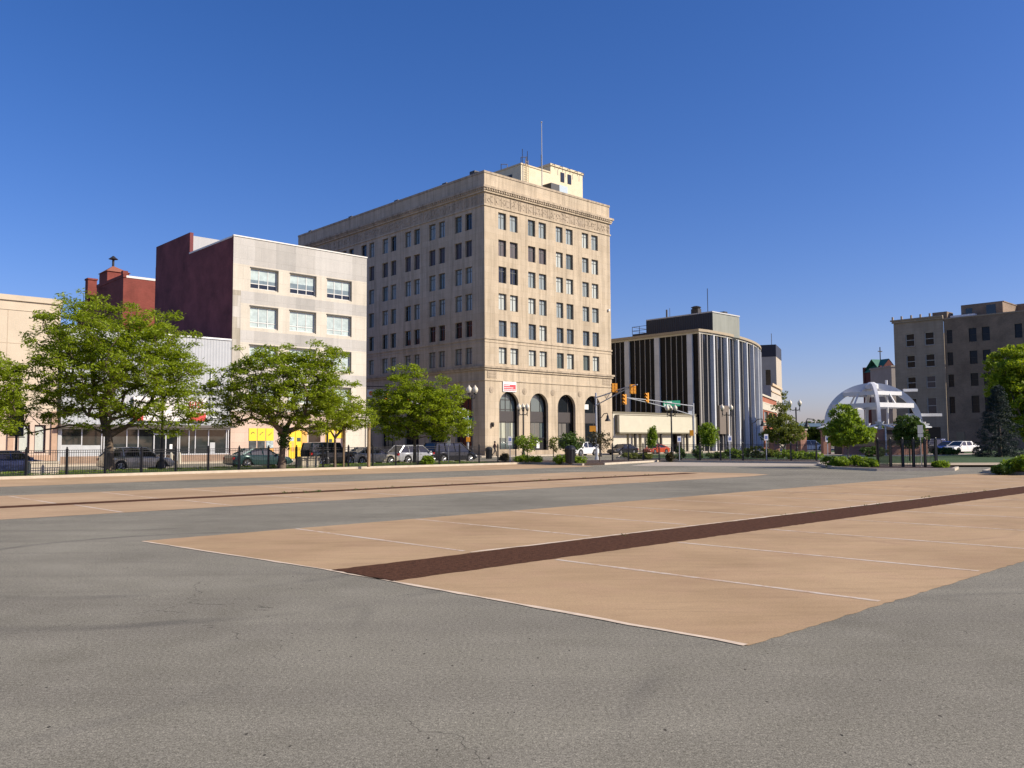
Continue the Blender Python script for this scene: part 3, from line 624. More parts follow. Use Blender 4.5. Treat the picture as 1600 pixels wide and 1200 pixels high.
w = MB(); w.box(6.1, -.3, 3.9, 12.9, -.1, 6.1); sg = w.build('shop_sign', mat('sign_face', (.72, .68, .64), .5), GB)
w = MB(); w.box(6.1, -.31, 3.92, 7.0, -.305, 4.6); w.build('sign_band', RED, sg); w = MB(); w.box(11.3, -.31, 3.92, 12.86, -.305, 4.7); w.build('sign_band', RED, sg)
def text(body, size, loc, rot, m, parent, name='lettering', ex=.01, align='CENTER'):
    cu = bpy.data.curves.new(name, 'FONT'); cu.body = body; cu.size = size; cu.extrude = ex; cu.align_x = align; cu.align_y = 'CENTER'
    o = bpy.data.objects.new('tmp', cu); COL.objects.link(o)
    me = bpy.data.meshes.new_from_object(o.evaluated_get(bpy.context.evaluated_depsgraph_get())); bpy.data.objects.remove(o)
    me.materials.clear(); me.materials.append(m); ob = bpy.data.objects.new(name, me); COL.objects.link(ob); ob.parent = parent; ob.location = loc; ob.rotation_euler = rot; return ob
w = MB()
for x in (11.25, 11.5, 11.75, 12.05, 12.35): w.box(x, -.315, 5.15, x + .14, -.305, 5.75)
w.build('lettering', RED, sg)
w = MB(); w.tube([(13.4, -.1, 9), (13.4, -.1, 4.6), (13.6, -.1, 4.3), (15.0, -.1, 4.3), (15.2, -.1, 4.6), (15.2, -.1, 8)], .05, 5); w.build('neon_tube_frame', WHITE, GB)
w = MB(); w.cyl((.05, -.12, 3.5), (.05, -.12, 11.9), .12); w.build('downpipe', DARKM, GB)

# ---- beige stucco building at far left
BB = thing('stucco_building', 'plain beige stucco building with two narrow ground floor windows between tan pilasters', 'building', wp(-22, 80.1), ANG)
STU = mat('beige_stucco', (.55, .465, .345), .9, .07, .6, .1, 30); STUP = mat('pink_stucco', (.54, .43, .34), .9, .06, 1); TANP = mat('tan_pilaster', (.43, .29, .20), .85, .08, 2)
wl = [(40.05, 41.25), (41.95, 43.15)]
e0 = fb(28, 700, 80.1)[0] + 22, fb(46, 700, 80.1)[0] + 22, fb(53, 700, 80.1)[0] + 22, fb(71, 700, 80.1)[0] + 22
wl = [(e0[0], e0[1]), (e0[2], e0[3])]
w = MB(); facade(w, LT, 44.25, 0, 13.8, [(a, b, 1.1, 3.45) for a, b in wl], .25, lambda x, z: 1 if z < 4.6 and x > 36 else 0, xc=[36], zc=[4.6]); w.box(0, .3, 13.4, 44.2, 14, 13.6); w.quad((44.2, 0, 0), (44.2, 14, 0), (44.2, 14, 13.8), (44.2, 0, 13.8)); w.build('wall', [STU, STUP], BB)
w = MB(); w.box(-.1, -.15, 13.8, 44.35, .3, 14.25); w.box(-.05, -.05, 13.0, 44.3, -.003, 13.06); w.build('cornice', STU, BB)
w = MB()
for x in (4, 8.5, 13, 17.5, 22, 26.5, 31, 35.5, 40.2): w.box(x, -.006, 4.6, x + .05, -.002, 13)
for z in (10.2, 7.5): w.box(0, -.009, z, 44.2, -.003, z + .05)
w.build('control_joint', mat('joint', (.42, .34, .24), .9), BB)
w = MB(); x0 = fb(11, 700, 80.1)[0] + 22; x1 = fb(20, 700, 80.1)[0] + 22; w.box(x0, -.16, .1, x1, -.004, 4.6); w.build('pilaster', TANP, BB); w = MB()
x0 = fb(79, 700, 80.1)[0] + 22; x1 = fb(88, 700, 80.1)[0] + 22; w.box(x0, -.16, .1, x1, -.004, 4.6); w.build('pilaster', TANP, BB)
w = MB(); w.box(36, -.1, .1, x0, -.003, .9); w.build('plinth', TANP, BB)
for a, b in wl: window(BB, LT, a, b, 1.1, 3.45, .18, mat('maroon_frame', (.06, .02, .025), .5), BLINDW, fw=.1)

# ---- red brick building with small roof tower behind the shop
RB = thing('brick_warehouse', 'red brick building with small square roof turret rising behind the corrugated shop', 'building', wp(38.6, 113), ANG); RB.scale = (1.127, 1.127, 1.127)
w = MB(); w.box(0, 0, 0, 8, 9, 20.5); w.box(-.05, -.08, 20.5, .3, 9, 20.85); w.box(0, 9, 0, 8, 16, 18.5); w.build('wall', BRICKR, RB)
w = MB(); w.box(.3, -.06, 20.5, 3.6, .2, 20.75); w.build('coping', mat('white_coping', (.7, .68, .62), .6), RB)
w = MB(); w.box(.0, 5.4, 18.5, 2.5, 8.2, 22.05); tu = w.build('turret', BRICKR, RB)
w = MB(); w.add([(-.15, 5.25, 22.05), (2.65, 5.25, 22.05), (2.65, 8.35, 22.05), (-.15, 8.35, 22.05), (1.1, 6.8, 23.0)], [(0, 1, 4), (1, 2, 4), (2, 3, 4), (3, 0, 4), (3, 2, 1, 0)]); w.build('turret_roof', mat('rust_roof', (.28, .1, .06), .8), tu)
w = MB(); w.cyl((1.1, 6.8, 22.9), (1.1, 6.8, 23.75), .14); w.lathe((1.1, 6.8, 23.7), [(.1, 0), (.55, .1), (.35, .25), (.08, .5)], 10); w.build('cowl_vent', DARKM, tu)
w = MB(); w.box(-.35, 11.2, 18, .7, 12.2, 21.8); w.box(-.42, 11.1, 21.8, .78, 12.3, 22.0); w.build('chimney', BRICKR, RB)
w = MB(); w.box(-.1, -.1, 20.85, .45, .5, 21.25); w.build('parapet_pier', BRICKR, RB)

# ---- low pale building with the blank billboard face
LB = thing('low_pale_building', 'single-storey pale building with long blank cream panel above dark slots beside the limestone block', 'building', wp(95.7, 80.1), ANG)
w = MB(); facade(w, LT, 20.6, 0, 6.0, [(3.1, 3.7, .1, 3.1), (5.9, 6.6, .1, 3.1), (8.9, 9.5, .1, 3.1), (14.0, 16.9, .1, 3.1), (18.0, 18.5, .1, 3.1)], .8)
w.quad((20.6, 0, 0), (20.6, 12, 0), (20.6, 12, 6), (20.6, 0, 6)); w.box(.1, .3, 5.7, 20.5, 12, 5.8); w.build('wall', CREAMF, LB)
w = MB(); w.box(.0, .85, 0, 20.5, .9, 3.3); w.build('recess', BLACK, LB)
w = MB(); w.box(.6, -.75, 3.1, 19.6, -.02, 5.55); w.build('blank_sign_panel', mat('blank_cream', (.55, .515, .385), .6, .05, 1), LB)
w = MB(); w.box(.5, -.85, 2.9, 19.7, -.02, 3.1); w.box(19.6, -.85, 3.1, 19.75, -.02, 5.6); w.box(.45, -.3, 3.1, .6, -.02, 5.6); w.box(-.1, -.08, 5.85, 20.7, .3, 6.1); w.box(.6, -.78, 5.55, 19.6, -.02, 5.66); w.build('panel_frame', mat('olive_trim', (.16, .14, .09), .6), LB)
for x in (4.4, 7.6, 10.6, 17.4): w = MB(); w.box(x, -.6, .1, x + .3, -.3, 2.9); w.build('support_post', DARKM, LB)
w = MB(); w.box(16.0, .3, .1, 18.0, .6, 3.1); w.build('door', mat('brown_door', (.09, .07, .055), .5), LB)

# ---- curved black and white building
CB = thing('curved_building', 'four-storey curved building of dark glass between white vertical fins with flat cream eave', 'building', wp(117.1, 79.65), ANG)
CH = 19.15
def arc(th, off=0.): return ((66 + off) * math.sin(th), 66 - (66 + off) * math.cos(th))
FIN = stone_mat('white_fin', (.60, .615, .62), (.64, .655, .66), 9, 1.35, .12); MUL = mat('mullion_metal', (.33, .31, .28), .5)
SPN = glass('black_glass', (.004, .005, .008), .12, .16); REF = glass('bronze_glass', (.014, .016, .021), .07, .28)
w = MB(); w.quad((0, 0, 0), (0, 34, 0), (0, 34, CH), (0, 0, CH))
NT = 44
for i in range(NT):
    a, b = arc(R(60) * i / NT), arc(R(60) * (i + 1) / NT); w.quad((a[0], a[1], 0), (b[0], b[1], 0), (b[0], b[1], CH), (a[0], a[1], CH), 1)
e1 = arc(R(60)); w.quad((0, 34, 0), (e1[0], e1[1], 0), (e1[0], e1[1], CH), (0, 34, CH)); w.build('glass_wall', [SPN, REF], CB)
fl = MB()
for y in (1.15, 2.2): pass
for y in (1.2, 7.8, 14.25, 20.8, 27.3): fl.box(-.34, y, .1, -.004, y + 1.0, CH)
fins = [R(d) for d in (3.05, 7.0, 10.95, 14.9, 18.85, 22.8, 26.75, 30.7, 34.6)]
for t in fins:
    hw = .36 / 66; p = [arc(t - hw), arc(t + hw), arc(t + hw * .55, .6), arc(t - hw * .55, .6)]; fl.prism(p, .1, CH)
fl.build('fin', FIN, CB)
ml = MB()
for k in range(-1, 5):
    for i in range(1, 6):
        y = 2.2 + 6.53 * k + 5.5 * i / 5 - 1.1 * 0
        if .1 < y < 33 and i < 5: ml.box(-.12, y - .05, .1, -.002, y + .05, CH)
for k in range(-1, len(fins) - 1):
    t0 = fins[k] if k >= 0 else R(-.9)
    for f in (.36, .68):
        t = t0 + R(3.95) * f; h_ = .07 / 66
        if t > 0: ml.prism([arc(t - h_), arc(t + h_), arc(t + h_, .2), arc(t - h_, .2)], .1, CH)
ml.prism([(-.2, -.2), (.15, -.2), (.15, .1), (-.2, .1)], .1, CH)
ml.build('mullion', MUL, CB)
ev = MB()
def eave(off, z0, z1, m):
    pts = [(-off, 34)] + [(-off, -off * .6)] + [arc(R(60) * i / NT, off) for i in range(1, NT + 1)]
    inn = [(.4, 34)] + [(.4, .4)] + [arc(R(60) * i / NT, -.4) for i in range(1, NT + 1)]
    for i in range(len(pts) - 1):
        a, b, c, d = pts[i], pts[i + 1], inn[i + 1], inn[i]
        ev.add([(*q, z) for z in (z0, z1) for q in (a, b, c, d)], [(0, 1, 5, 4), (4, 5, 6, 7), (0, 3, 2, 1)], m)
eave(.6, CH + .3, CH + .72, 0); eave(.3, CH, CH + .3, 1)
ev.build('eave', [mat('cream_eave', (.36, .29, .19), .7, .06, 1), CREAMF], CB)
w = MB(); w.add([(*q, CH + .5) for q in [(0, 34), (0, 0)] + [arc(R(60) * i / NT) for i in range(1, NT + 1)]], [tuple(range(NT + 2))]); w.build('roof', mat('roof_gravel', (.2, .19, .17), .95, .2, 2), CB)
pb0 = fa(1010, 500, 121.5)[0] - 79.65; pb1 = fa(1113, 500, 121.5)[0] - 79.65; pr1 = fb(1155, 505, fa(1113, 500, 121.5)[0])[0] - 117.1
w = MB(); n = 60; x_ = 4.4
for i in range(n):
    y0 = pb1 + (pb0 - pb1) * i / n; y1 = pb1 + (pb0 - pb1) * (i + 1) / n; o0, o1 = ((0, -.1) if i % 2 else (-.1, 0)); w.quad((x_ + o0, y0, 19.4), (x_ + o1, y1, 19.4), (x_ + o1, y1, 23.1), (x_ + o0, y0, 23.1))
w.box(x_ + .05, pb1 - .05, 19.4, pr1, pb0, 23.0, 1); w.box(x_ - .1, pb1 - .1, 23.1, pr1 + .1, pb0, 23.3, 2)
w.build('plant_room', [mat('dark_siding', (.022, .022, .027), .5), mat('grey_green_render', (.25, .26, .22), .8, .15, .8, stretch=(1, 1, .2)), mat('pale_trim', (.5, .5, .47), .6)], CB)
w = MB(); w.box(x_, pb0, 19.4, x_ + 4, pb0 + 3.2, 21.0)
for z in (21.6, 22.3): w.tube([(x_, pb0, z), (x_, pb0 + 3.2, z), (x_ + 4, pb0 + 3.2, z)], .05, 4)
for y in (0, 1.6, 3.2): w.cyl((x_, pb0 + y, 21), (x_, pb0 + y, 22.3), .05, n=4)
w.build('roof_unit', mat('dark_siding', (.022, .022, .027), .5), CB)
w = MB(); w.cyl((x_ + 1, pb1 + 1.5, 23.3), (x_ + 1, pb1 + 1.5, 27.4), .06, n=5); w.build('roof_antenna', DARKM, CB); w = MB(); w.box(x_ + .6, pb1 + 3.2, 23.3, x_ + 1.6, pb1 + 4.6, 24.2); w.lathe((x_ + 1.1, pb1 + 3.9, 24.2), [(.6, 0), (.9, .3), (.4, .5)], 8); w.build('roof_vent', DARKM, CB); w = MB(); w.cyl((x_ + .6, pb0 - 4, 23.3), (x_ + .6, pb0 - 4, 24.7), .16, n=6); w.build('roof_pipe', DARKM, CB); w = MB(); w.cyl((x_ + .6, pb1 + 9, 23.3), (x_ + .6, pb1 + 9, 24.9), .04, n=4); w.build('roof_antenna', DARKM, CB); w = MB(); w.box(pr1 - 3, pb1 + 1, 23.3, pr1 - 2, pb1 + 2, 23.9); w.build('roof_vent', DARKM, CB)
# solid grey drum by the entrance on the curved side
w = MB(); pts = [arc(R(4.0) + R(2.8) * i / 8, .7) for i in range(9)] + [arc(R(6.8), -.2), arc(R(4.0), -.2)]; w.prism(pts, 2.9, 7.6); w.build('entrance_canopy', mat('taupe_render', (.16, .13, .105), .8), CB)
# ---- buildings further along the street
AN2 = ANG + R(23.6)
FT = thing('concrete_tower', 'grey beige office tower with black band round its top behind the curved building', 'building', gd(1216, 262), AN2)
w = MB(); facade(w, TL(), 26, 0, 28, [(1.7, 3.2, 11, 23.5), (7, 8.5, 11, 23.5)], .5, x0=0.); w.box(.02, 0, 0, 16, .02, 28); w.box(15.9, .1, 0, 16, 26, 28); w.build('wall', mat('grey_beige_concrete', (.42, .37, .29), .85, .08, .5), FT)
w = MB(); w.box(.5, 1.7, 11, .55, 9, 23.5); w.build('window', GLASSD, FT)
w = MB(); w.box(-.05, -.05, 27.5, 16.05, 26, 31.2); w.build('plant_screen', mat('dark_siding', (.022, .022, .027), .5), FT)
w = MB(); w.cyl((3, 1.5, 31.2), (3, 1.5, 35), .09, n=5); w.build('aerial', DARKM, FT)
SB = thing('corner_commercial_block', 'pale three-storey commercial block with one dark opening in its plain side wall', 'building', gd(1207, 232), AN2)
zt = 16.8
w = MB(); facade(w, TL(), 22, 0, zt, [(2.0, 4.6, zt - 8.5, zt - 4)], .5); w.box(0.02, 0, 0, 25, .02, zt); w.box(.3, .3, zt - 1, 25, 20, zt - .9); w.build('wall', mat('pale_render', (.47, .42, .34), .85, .14, .5), SB)
w = MB(); w.box(.5, 2.0, zt - 8.5, .55, 4.6, zt - 4); w.build('window', BLACK, SB)
w = MB(); w.box(-.3, -.5, zt - .1, 25.2, .01, zt + .5); w.box(-.1, -.25, zt - 1.8, 25.1, -.0, zt - 1.5); w.build('cornice', mat('tan_cornice', (.55, .42, .27), .8), SB)
SH = thing('brick_shop', 'two-storey red brick shop with stone bands and a bright awning lamp on the far street', 'building', gd(1187, 185), AN2)
zt0 = 12.1; L0 = 36.
w = MB(); facade(w, LT, L0, 0, zt0 - .4, [(.8 + i * L0 / 4.2, L0 / 4.6 + i * L0 / 4.2, 6.2, 8.4) for i in range(4)] + [(.8 + i * L0 / 3.1, L0 / 3.6 + i * L0 / 3.1, .2, 3.6) for i in range(3)], .35); w.box(.02, .4, 0, L0, 12, zt0 - .6); w.build('wall', brick_mat('orange_brick', (.36, .115, .065), (.41, .14, .08), (.3, .15, .1)), SH)
w = MB(); w.box(-.1, -.3, zt0 - .4, L0 + .1, .1, zt0); w.build('stone_band', CREAMF, SH); w = MB(); w.box(-.05, -.2, zt0 * .72, L0, -.002, zt0 * .84); w.box(-.05, -.25, zt0 * .84, L0, -.002, zt0 * .86); w.build('stone_band', CREAMF, SH); w = MB(); w.box(-.05, -.3, 5.2, L0, -.002, 5.8); w.build('stone_band', CREAMF, SH)
w = MB(); w.box(.3, .3, 6.0, L0, .34, 8.6); w.box(.3, .3, .2, L0, .34, 3.8); w.build('window', GLASSG, SH)
# ---- right-hand brown block
BR = thing('brown_brick_block', 'shaded brown brick block at right with stone corner bay and rooftop penthouse', 'building', wp(147.6, 61.1), ANG)
BX = lambda x, y, z: (y, -x, z)           # facade looking along -x, running towards the viewer
STONED = stone_mat('tan_stone', (.35, .285, .21), (.385, .315, .235), 1.4, .5, .15)
colsS = [(1.95, 3.4), (5.05, 6.55)]; rowsS = [(17.4, 19.6), (13.8, 15.95), (10.28, 12.33), (6.0, 8.72)]
colsB = [(8.5, 9.35), (11.85, 13.0), (13.8, 14.95), (18.5, 19.55), (21.5, 22.6), (24, 25.1)]
w = MB(); facade(w, BX, 8.1, 0, 21.9, [(a, b, c, d) for a, b in colsS for c, d in rowsS] + [(4.4, 7.0, .1, 3.8)], .3); w.quad((0, 0, 0), (30, 0, 0), (30, 0, 21.9), (0, 0, 21.9)); w.box(.02, -8.1, 21.4, 30, -8.0, 21.9); w.build('stone_bay_wall', STONED, BR)
w = MB(); BX2 = lambda x, y, z: (y + .12, -x, z)
facade(w, BX2, 42, 0, 21.4, [(a, b, c, d) for a, b in colsB for c, d in rowsS], .3, x0=8.1); w.box(.14, -42, 21.0, 30, -8.1, 21.2); w.quad((0.12, -42, 0), (30, -42, 0), (30, -42, 21.4), (.12, -42, 21.4)); w.build('brick_wall', BRICKB, BR)
w = MB(); w.box(-.45, -8.1, 21.9, .3, .4, 22.12); w.box(-.25, -8.1, 21.55, -.002, .2, 21.9); w.build('cornice', STONED, BR)
w = MB(); w.box(.02, -42, 21.4, .5, -8.12, 21.6); w.build('coping', STONED, BR)
for y in (0, -1.5, -3.1, -4.6, -6.1): w = MB(); w.box(-.4, y - .12, 22.12, -.15, y + .12, 22.65); w.build('parapet_stub', STONED, BR)
w = MB(); w.box(.3, -8.6, 21.5, 3, -6.3, 22.75); w.build('parapet_block', BRICKB, BR)
w = MB(); w.box(2.0, -16.4, 21.2, 9, -10.2, 23.6); w.box(2.3, -16.5, 23.6, 9.1, -10.1, 23.75); w.box(9, -18.3, 21.2, 13, -12.5, 23.9); po_ = w.build('penthouse', BRICKB, BR)
w = MB(); w.box(1.96, -11.9, 21.9, 2.0 - .003, -10.9, 23.1); w.build('penthouse_window', GLASSD, po_); w = MB(); w.box(1.96, -15.4, 21.7, 1.997, -14.0, 23.3); w.build('penthouse_window', GLASSD, po_)
w = MB(); w.box(.8, -12.6, 21.2, 1.9, -8.9, 22.0); w.build('roof_tarp', WHITE, BR)
rnd2 = random.Random(4)
for a, b in colsS:
    for c, d in rowsS:
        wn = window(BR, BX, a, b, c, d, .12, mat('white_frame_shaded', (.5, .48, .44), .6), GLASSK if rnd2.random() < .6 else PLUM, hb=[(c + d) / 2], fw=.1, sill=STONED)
for a, b in colsB[:4]:
    for c, d in rowsS: window(BR, BX2, a, b, c, d, .15, BLACK, GLASSK, hb=[(c + d) / 2], fw=.06)
w = MB(); w.box(.25, -7.0, .1, .29, -4.4, 3.8); w.build('garage_door', BLACK, BR)
w = MB(); w.box(.0, -10.6, .1, .1, -9.4, 3.0); w.build('side_door', mat('tan_door', (.24, .2, .13), .6), BR)
# ---- church tower far behind
CT = thing('church_tower', 'distant red brick church tower with green copper gable roof and cross', 'building', gd(1380, 232), R(20))
zc_ = lambda y: H + (686.5 - y) * 232 / F
h0 = zc_(571)
w = MB(); w.box(-3, -3, 0, 3, 3, h0 - 1.5)
for x in (-3.2, 2.5):
    for y in (-3.2, 2.5): w.box(x, y, 0, x + .7, y + .7, h0 - .2)
w.add([(-3, -3.02, h0 - 1.5), (3, -3.02, h0 - 1.5), (0, -3.02, h0 + 1.6)], [(0, 1, 2)]); w.add([(-3, 3.02, h0 - 1.5), (3, 3.02, h0 - 1.5), (0, 3.02, h0 + 1.6)], [(0, 1, 2)])
w.build('brick_shaft', brick_mat('shaded_church_brick', (.085, .022, .02), (.105, .028, .025), (.09, .04, .035)), CT)  # red brick with the tower's shade put into its colour
w = MB(); w.add([(-3.3, -3.1, h0 - 1.7), (3.3, -3.1, h0 - 1.7), (0, -3.1, h0 + 1.8), (-3.3, 3.1, h0 - 1.7), (3.3, 3.1, h0 - 1.7), (0, 3.1, h0 + 1.8)], [(0, 2, 5, 3), (1, 4, 5, 2)])
w.add([(-3.1, -3.3, h0 - 1.7), (-3.1, 3.3, h0 - 1.7), (-3.1, 0, h0 + 1.8), (3.1, -3.3, h0 - 1.7), (3.1, 3.3, h0 - 1.7), (3.1, 0, h0 + 1.8)], [(0, 2, 5, 3), (1, 4, 5, 2)]); w.build('copper_roof', mat('copper_green', (.035, .15, .10), .7, .15, 2), CT)
w = MB(); w.cyl((0, 0, h0 + 1.5), (0, 0, h0 + 5.2), .14, n=5); w.box(-.7, -.07, h0 + 3.9, .7, .07, h0 + 4.15); w.build('cross', DARKM, CT)
w = MB()
for i in range(5): w.box(-1.4, -3.1, h0 - 4 - i * 1.5, 1.4, -3.0, h0 - 3.5 - i * 1.5)
w.build('louvre', mat('stone_louvre', (.42, .36, .32), .8), CT)
AN = thing('flat_roofed_annex', 'plain pale flat-roofed block between church tower and brown brick block', 'building', gd(1400, 205), R(8))
zt = H + (686.5 - 574) * 205 / F; w = MB(); w.box(-2.4, -3, 0, 6, 6, zt); w.box(-2.6, -3.2, zt, 6.2, 6.2, zt + .35); w.build('wall', mat('grey_render', (.30, .26, .215), .85, .08, .5), AN)
w = MB()
for z in (3, 6.5, 10, 13.5): w.box(-1.2, -3.06, z, .2, -3.002, z + 1.7)
w.build('window', GLASSD, AN)
# ================================================================== WHITE DOME PAVILION
WST = mat('white_steel', (.66, .66, .66), .45, .05, 2)
DC = gd(1364.5, 98); DR = 5.2
DP = thing('dome_pavilion', 'open white steel dome of curved ribs and straight ring beams on brick piers', 'pavilion', DC, 0)
zb0, zt0_ = 3.6, 8.25
def rib(phi, ws=.34, wv=.85, n=26, a0=0.0, a1=90., inner=True):
    mb = MB(); d = Vector((math.cos(phi), math.sin(phi), 0)); q = Vector((-d.y, d.x, 0)); prev = None
    for i in range(n + 1):
        t = R(a0 + (a1 - a0) * i / n); dep = wv * (1 - .25 * math.cos(t))
        ro, ri = 1.0, 1 - dep / 5.0
        po = d * DR * math.cos(t) * ro + Vector((0, 0, zb0 + (zt0_ - zb0) * math.sin(t)))
        pi_ = d * DR * math.cos(t) * ri + Vector((0, 0, zb0 + (zt0_ - zb0) * math.sin(t) * ri))
        cur = (po - q * ws / 2, po + q * ws / 2, pi_ + q * ws / 2, pi_ - q * ws / 2)
        if prev:
            for k in range(4): mb.quad(prev[k], prev[(k + 1) % 4], cur[(k + 1) % 4], cur[k])
        prev = cur
    return mb
PH0 = R(-105)
phis = [PH0 + k * math.pi / 2 for k in range(4)]
for p in phis: rib(p).build('rib', WST, DP)
def dpt(phi, t, s=1.0): return Vector((math.cos(phi) * DR * math.cos(R(t)) * s, math.sin(phi) * DR * math.cos(R(t)) * s, zb0 + (zt0_ - zb0) * math.sin(R(t)) * s))
def beam(mb, a, b, w, h):
    a = Vector(a); b = Vector(b); d = (b - a).normalized(); q = d.cross(Vector((0, 0, 1))); q = q.normalized() * w / 2 if q.length > .01 else Vector((w / 2, 0, 0)); u_ = q.cross(d).normalized() * h / 2
    vs = [a - q - u_, a + q - u_, a + q + u_, a - q + u_, b - q - u_, b + q - u_, b + q + u_, b - q + u_]
    mb.add(vs, [(0, 1, 2, 3), (4, 7, 6, 5), (0, 4, 5, 1), (1, 5, 6, 2), (2, 6, 7, 3), (3, 7, 4, 0)])
for t, h in ((27, .5), (50, .42)):
    for k in range(4):
        mb = MB(); beam(mb, dpt(phis[k], t, .95), dpt(phis[(k + 1) % 4], t, .95), .22, h); mb.build('ring_beam', WST, DP)
for k in range(4):
    mb = MB(); a = (dpt(phis[k], 27, .95) + dpt(phis[(k + 1) % 4], 27, .95)) / 2; b = (dpt(phis[k], 50, .95) + dpt(phis[(k + 1) % 4], 50, .95)) / 2
    beam(mb, a, b, .14, .14); beam(mb, b, dpt(phis[k], 82, .9), .14, .16); mb.build('bracing', WST, DP)
mb = MB(); mb.lathe((0, 0, zt0_ - .75), [(.1, 0), (.75, .1), (.75, .55), (.3, .85)], 12); mb.build('crown_hub', WST, DP)
mb = MB(); beam(mb, dpt(phis[1], 50) + Vector((0, 0, .2)), dpt(phis[1], 50) + Vector((1.6, 0, .2)), .2, .3); mb.build('outrigger_beam', WST, DP); mb = MB(); beam(mb, (3.4, -1, 4.55), (7.4, -1, 4.55), .25, .32); mb.build('outrigger_beam', WST, DP)
mb = MB(); mb.cyl((1.9, 0.4, 3.2), (1.9, .4, 8.6), .14); mb.build('mast', WST, DP)
for k, p in enumerate(phis):
    d = Vector((math.cos(p), math.sin(p), 0)) * (DR - .1); q = Vector((-d.y, d.x, 0)).normalized(); e = d.normalized()
    mb = MB(); mb.box(d.x - .42, d.y - .42, .1, d.x + .42, d.y + .42, 2.75); mb.box(d.x - .5, d.y - .5, 2.75, d.x + .5, d.y + .5, 2.9); pr = mb.build('pier', BRICKP, DP)
    mb = MB(); mb.cyl((d.x, d.y, 2.9), (d.x, d.y, 3.5), .22, .22, 10); mb.cyl((d.x, d.y, 3.3), (d.x, d.y, 3.75), .25, .5, 10); mb.build('pier_cap', WST, pr)
    for sgn in (-1, 1):
        mb = MB(); c0 = d + Vector((0, 0, 3.55)); c1 = d + q * sgn * 1.9 + Vector((0, 0, 3.15)); c2 = d + q * sgn * .9 + e * .9 + Vector((0, 0, 3.2)); c3 = d + q * sgn * .9 - e * .9 + Vector((0, 0, 3.2)); dn = Vector((0, 0, -.1))
        mb.add([c0, c1, c2, c3, c0 + dn, c1 + dn, c2 + dn, c3 + dn], [(0, 2, 1), (0, 1, 3), (4, 5, 6), (4, 7, 5), (0, 4, 6, 2), (2, 6, 5, 1), (1, 5, 7, 3), (3, 7, 4, 0)]); mb.build('canopy_wing', mat('white_steel_roof', (.55, .57, .58), .4), DP)
mb = MB(); beam(mb, (-.2, -4.6, 3.45), (4.2, -3.2, 3.45), 1.9, .12); beam(mb, (1.6, -4.4, 3.75), (3.6, -3.7, 3.75), .3, .5); mb.build('flat_canopy', mat('white_steel_roof', (.55, .57, .58), .4), DP)
mb = MB(); mb.cyl((-.9, -5.4, .1), (-.9, -5.4, 3.4), .09); mb.build('canopy_post', WST, DP); mb = MB(); mb.cyl((3.2, -3.4, .1), (3.2, -3.4, 3.5), .09); mb.build('canopy_post', WST, DP)
mb = MB(); mb.box(-4.8, -3.6, .1, 3.6, -3.2, 1.0); mb.box(-4.9, -3.7, 1.0, 3.7, -3.1, 1.12); mb.build('seat_wall', BRICKP, DP)
mb = MB(); mb.box(-3.2, 1.0, .1, 4.6, 3.4, 2.9); mb.box(-3.4, .8, 2.9, 4.8, 3.6, 3.1); mb.build('stage_house', mat('dark_stage', (.035, .03, .03), .7), DP)
for i, (x, D, hh, lab) in enumerate(((1252, 96, 2.9, 'tall brick gate pier catching sun right of the pale young tree'), (1236, 104, 2.4, 'shaded brick gate pier half hidden behind the pale young tree'), (1210, 102, 2.6, 'brick gate pier between the curved building and the pale young tree'))):
    o = thing('brick_pier', lab, 'pier', gd(x, D), R(20), 'brick gate piers on the plaza'); mb = MB(); mb.box(-.42, -.42, 0, .42, .42, hh); mb.build('shaft', BRICKP, o); mb = MB(); mb.box(-.5, -.5, hh, .5, .5, hh + .15); mb.build('cap', CREAMF, o)
o = thing('blue_canopy', 'flat pale blue canopy on slim posts beyond the pale young tree', 'canopy', gd(1256, 135), 0); mb = MB(); mb.box(-5, -2, 3.9, 4, 2, 4.4); mb.build('roof', mat('pale_blue', (.22, .32, .42), .5), o)
for x in (-4.6, 3.6):
    mb = MB(); mb.cyl((x, 0, 0), (x, 0, 3.9), .1); mb.build('post', GALV, o)

# ================================================================== FENCES
def fence(name, label, pts, step=.115, big=False, group='black metal fences round the parking lot', post=.055, top=1.46, panel=None):
    o = thing(name, label, 'fence', pts[0], 0, group); o0 = Vector(pts[0])
    L = [Vector(p) - o0 for p in pts]
    for p in L:
        m = MB(); m.box(p.x - post, p.y - post, .13, p.x + post, p.y + post, top + .05); m.lathe((p.x, p.y, top + .05), [(post * 1.3, 0), (post * 1.3, .03), (post * .5, .05), (post * .9, .09), (post * .5, .14)], 8); m.build('post', BLACK, o)
    for a, b in zip(L, L[1:]):
        d = (b - a); n = max(2, int(d.length / step)); e = d.normalized() * post; m = MB()
        if panel:
            q = Vector((-d.y, d.x, 0)).normalized() * .012; aa, bb = a + e, b - e
            m.add([(*(v.xy), z) for z in (.3, top - .06) for v in (aa - q, bb - q, bb + q, aa + q)], [(0, 1, 5, 4), (2, 3, 7, 6), (4, 5, 6, 7), (0, 3, 2, 1), (0, 4, 7, 3), (1, 2, 6, 5)]); 
            for z in (.28, top - .04): beam(m, (*(aa.xy), z), (*(bb.xy), z), .05, .05)
            m.build('mesh_panel', panel, o); continue
        for z in (.25, top - .13, top): beam(m, (*((a + e).xy), z), (*((b - e).xy), z), .03, .03)
        for i in range(1, n):
            p = a + d * i / n; m.box(p.x - .009, p.y - .009, .17, p.x + .009, p.y + .009, top)
        m.build('picket_panel', BLACK, o)
    return o
fence('picket_fence', 'long black picket fence with capped posts along the left kerb below the trees', [wp(8.71 + 2.0 * k, 51.1) for k in range(21)])
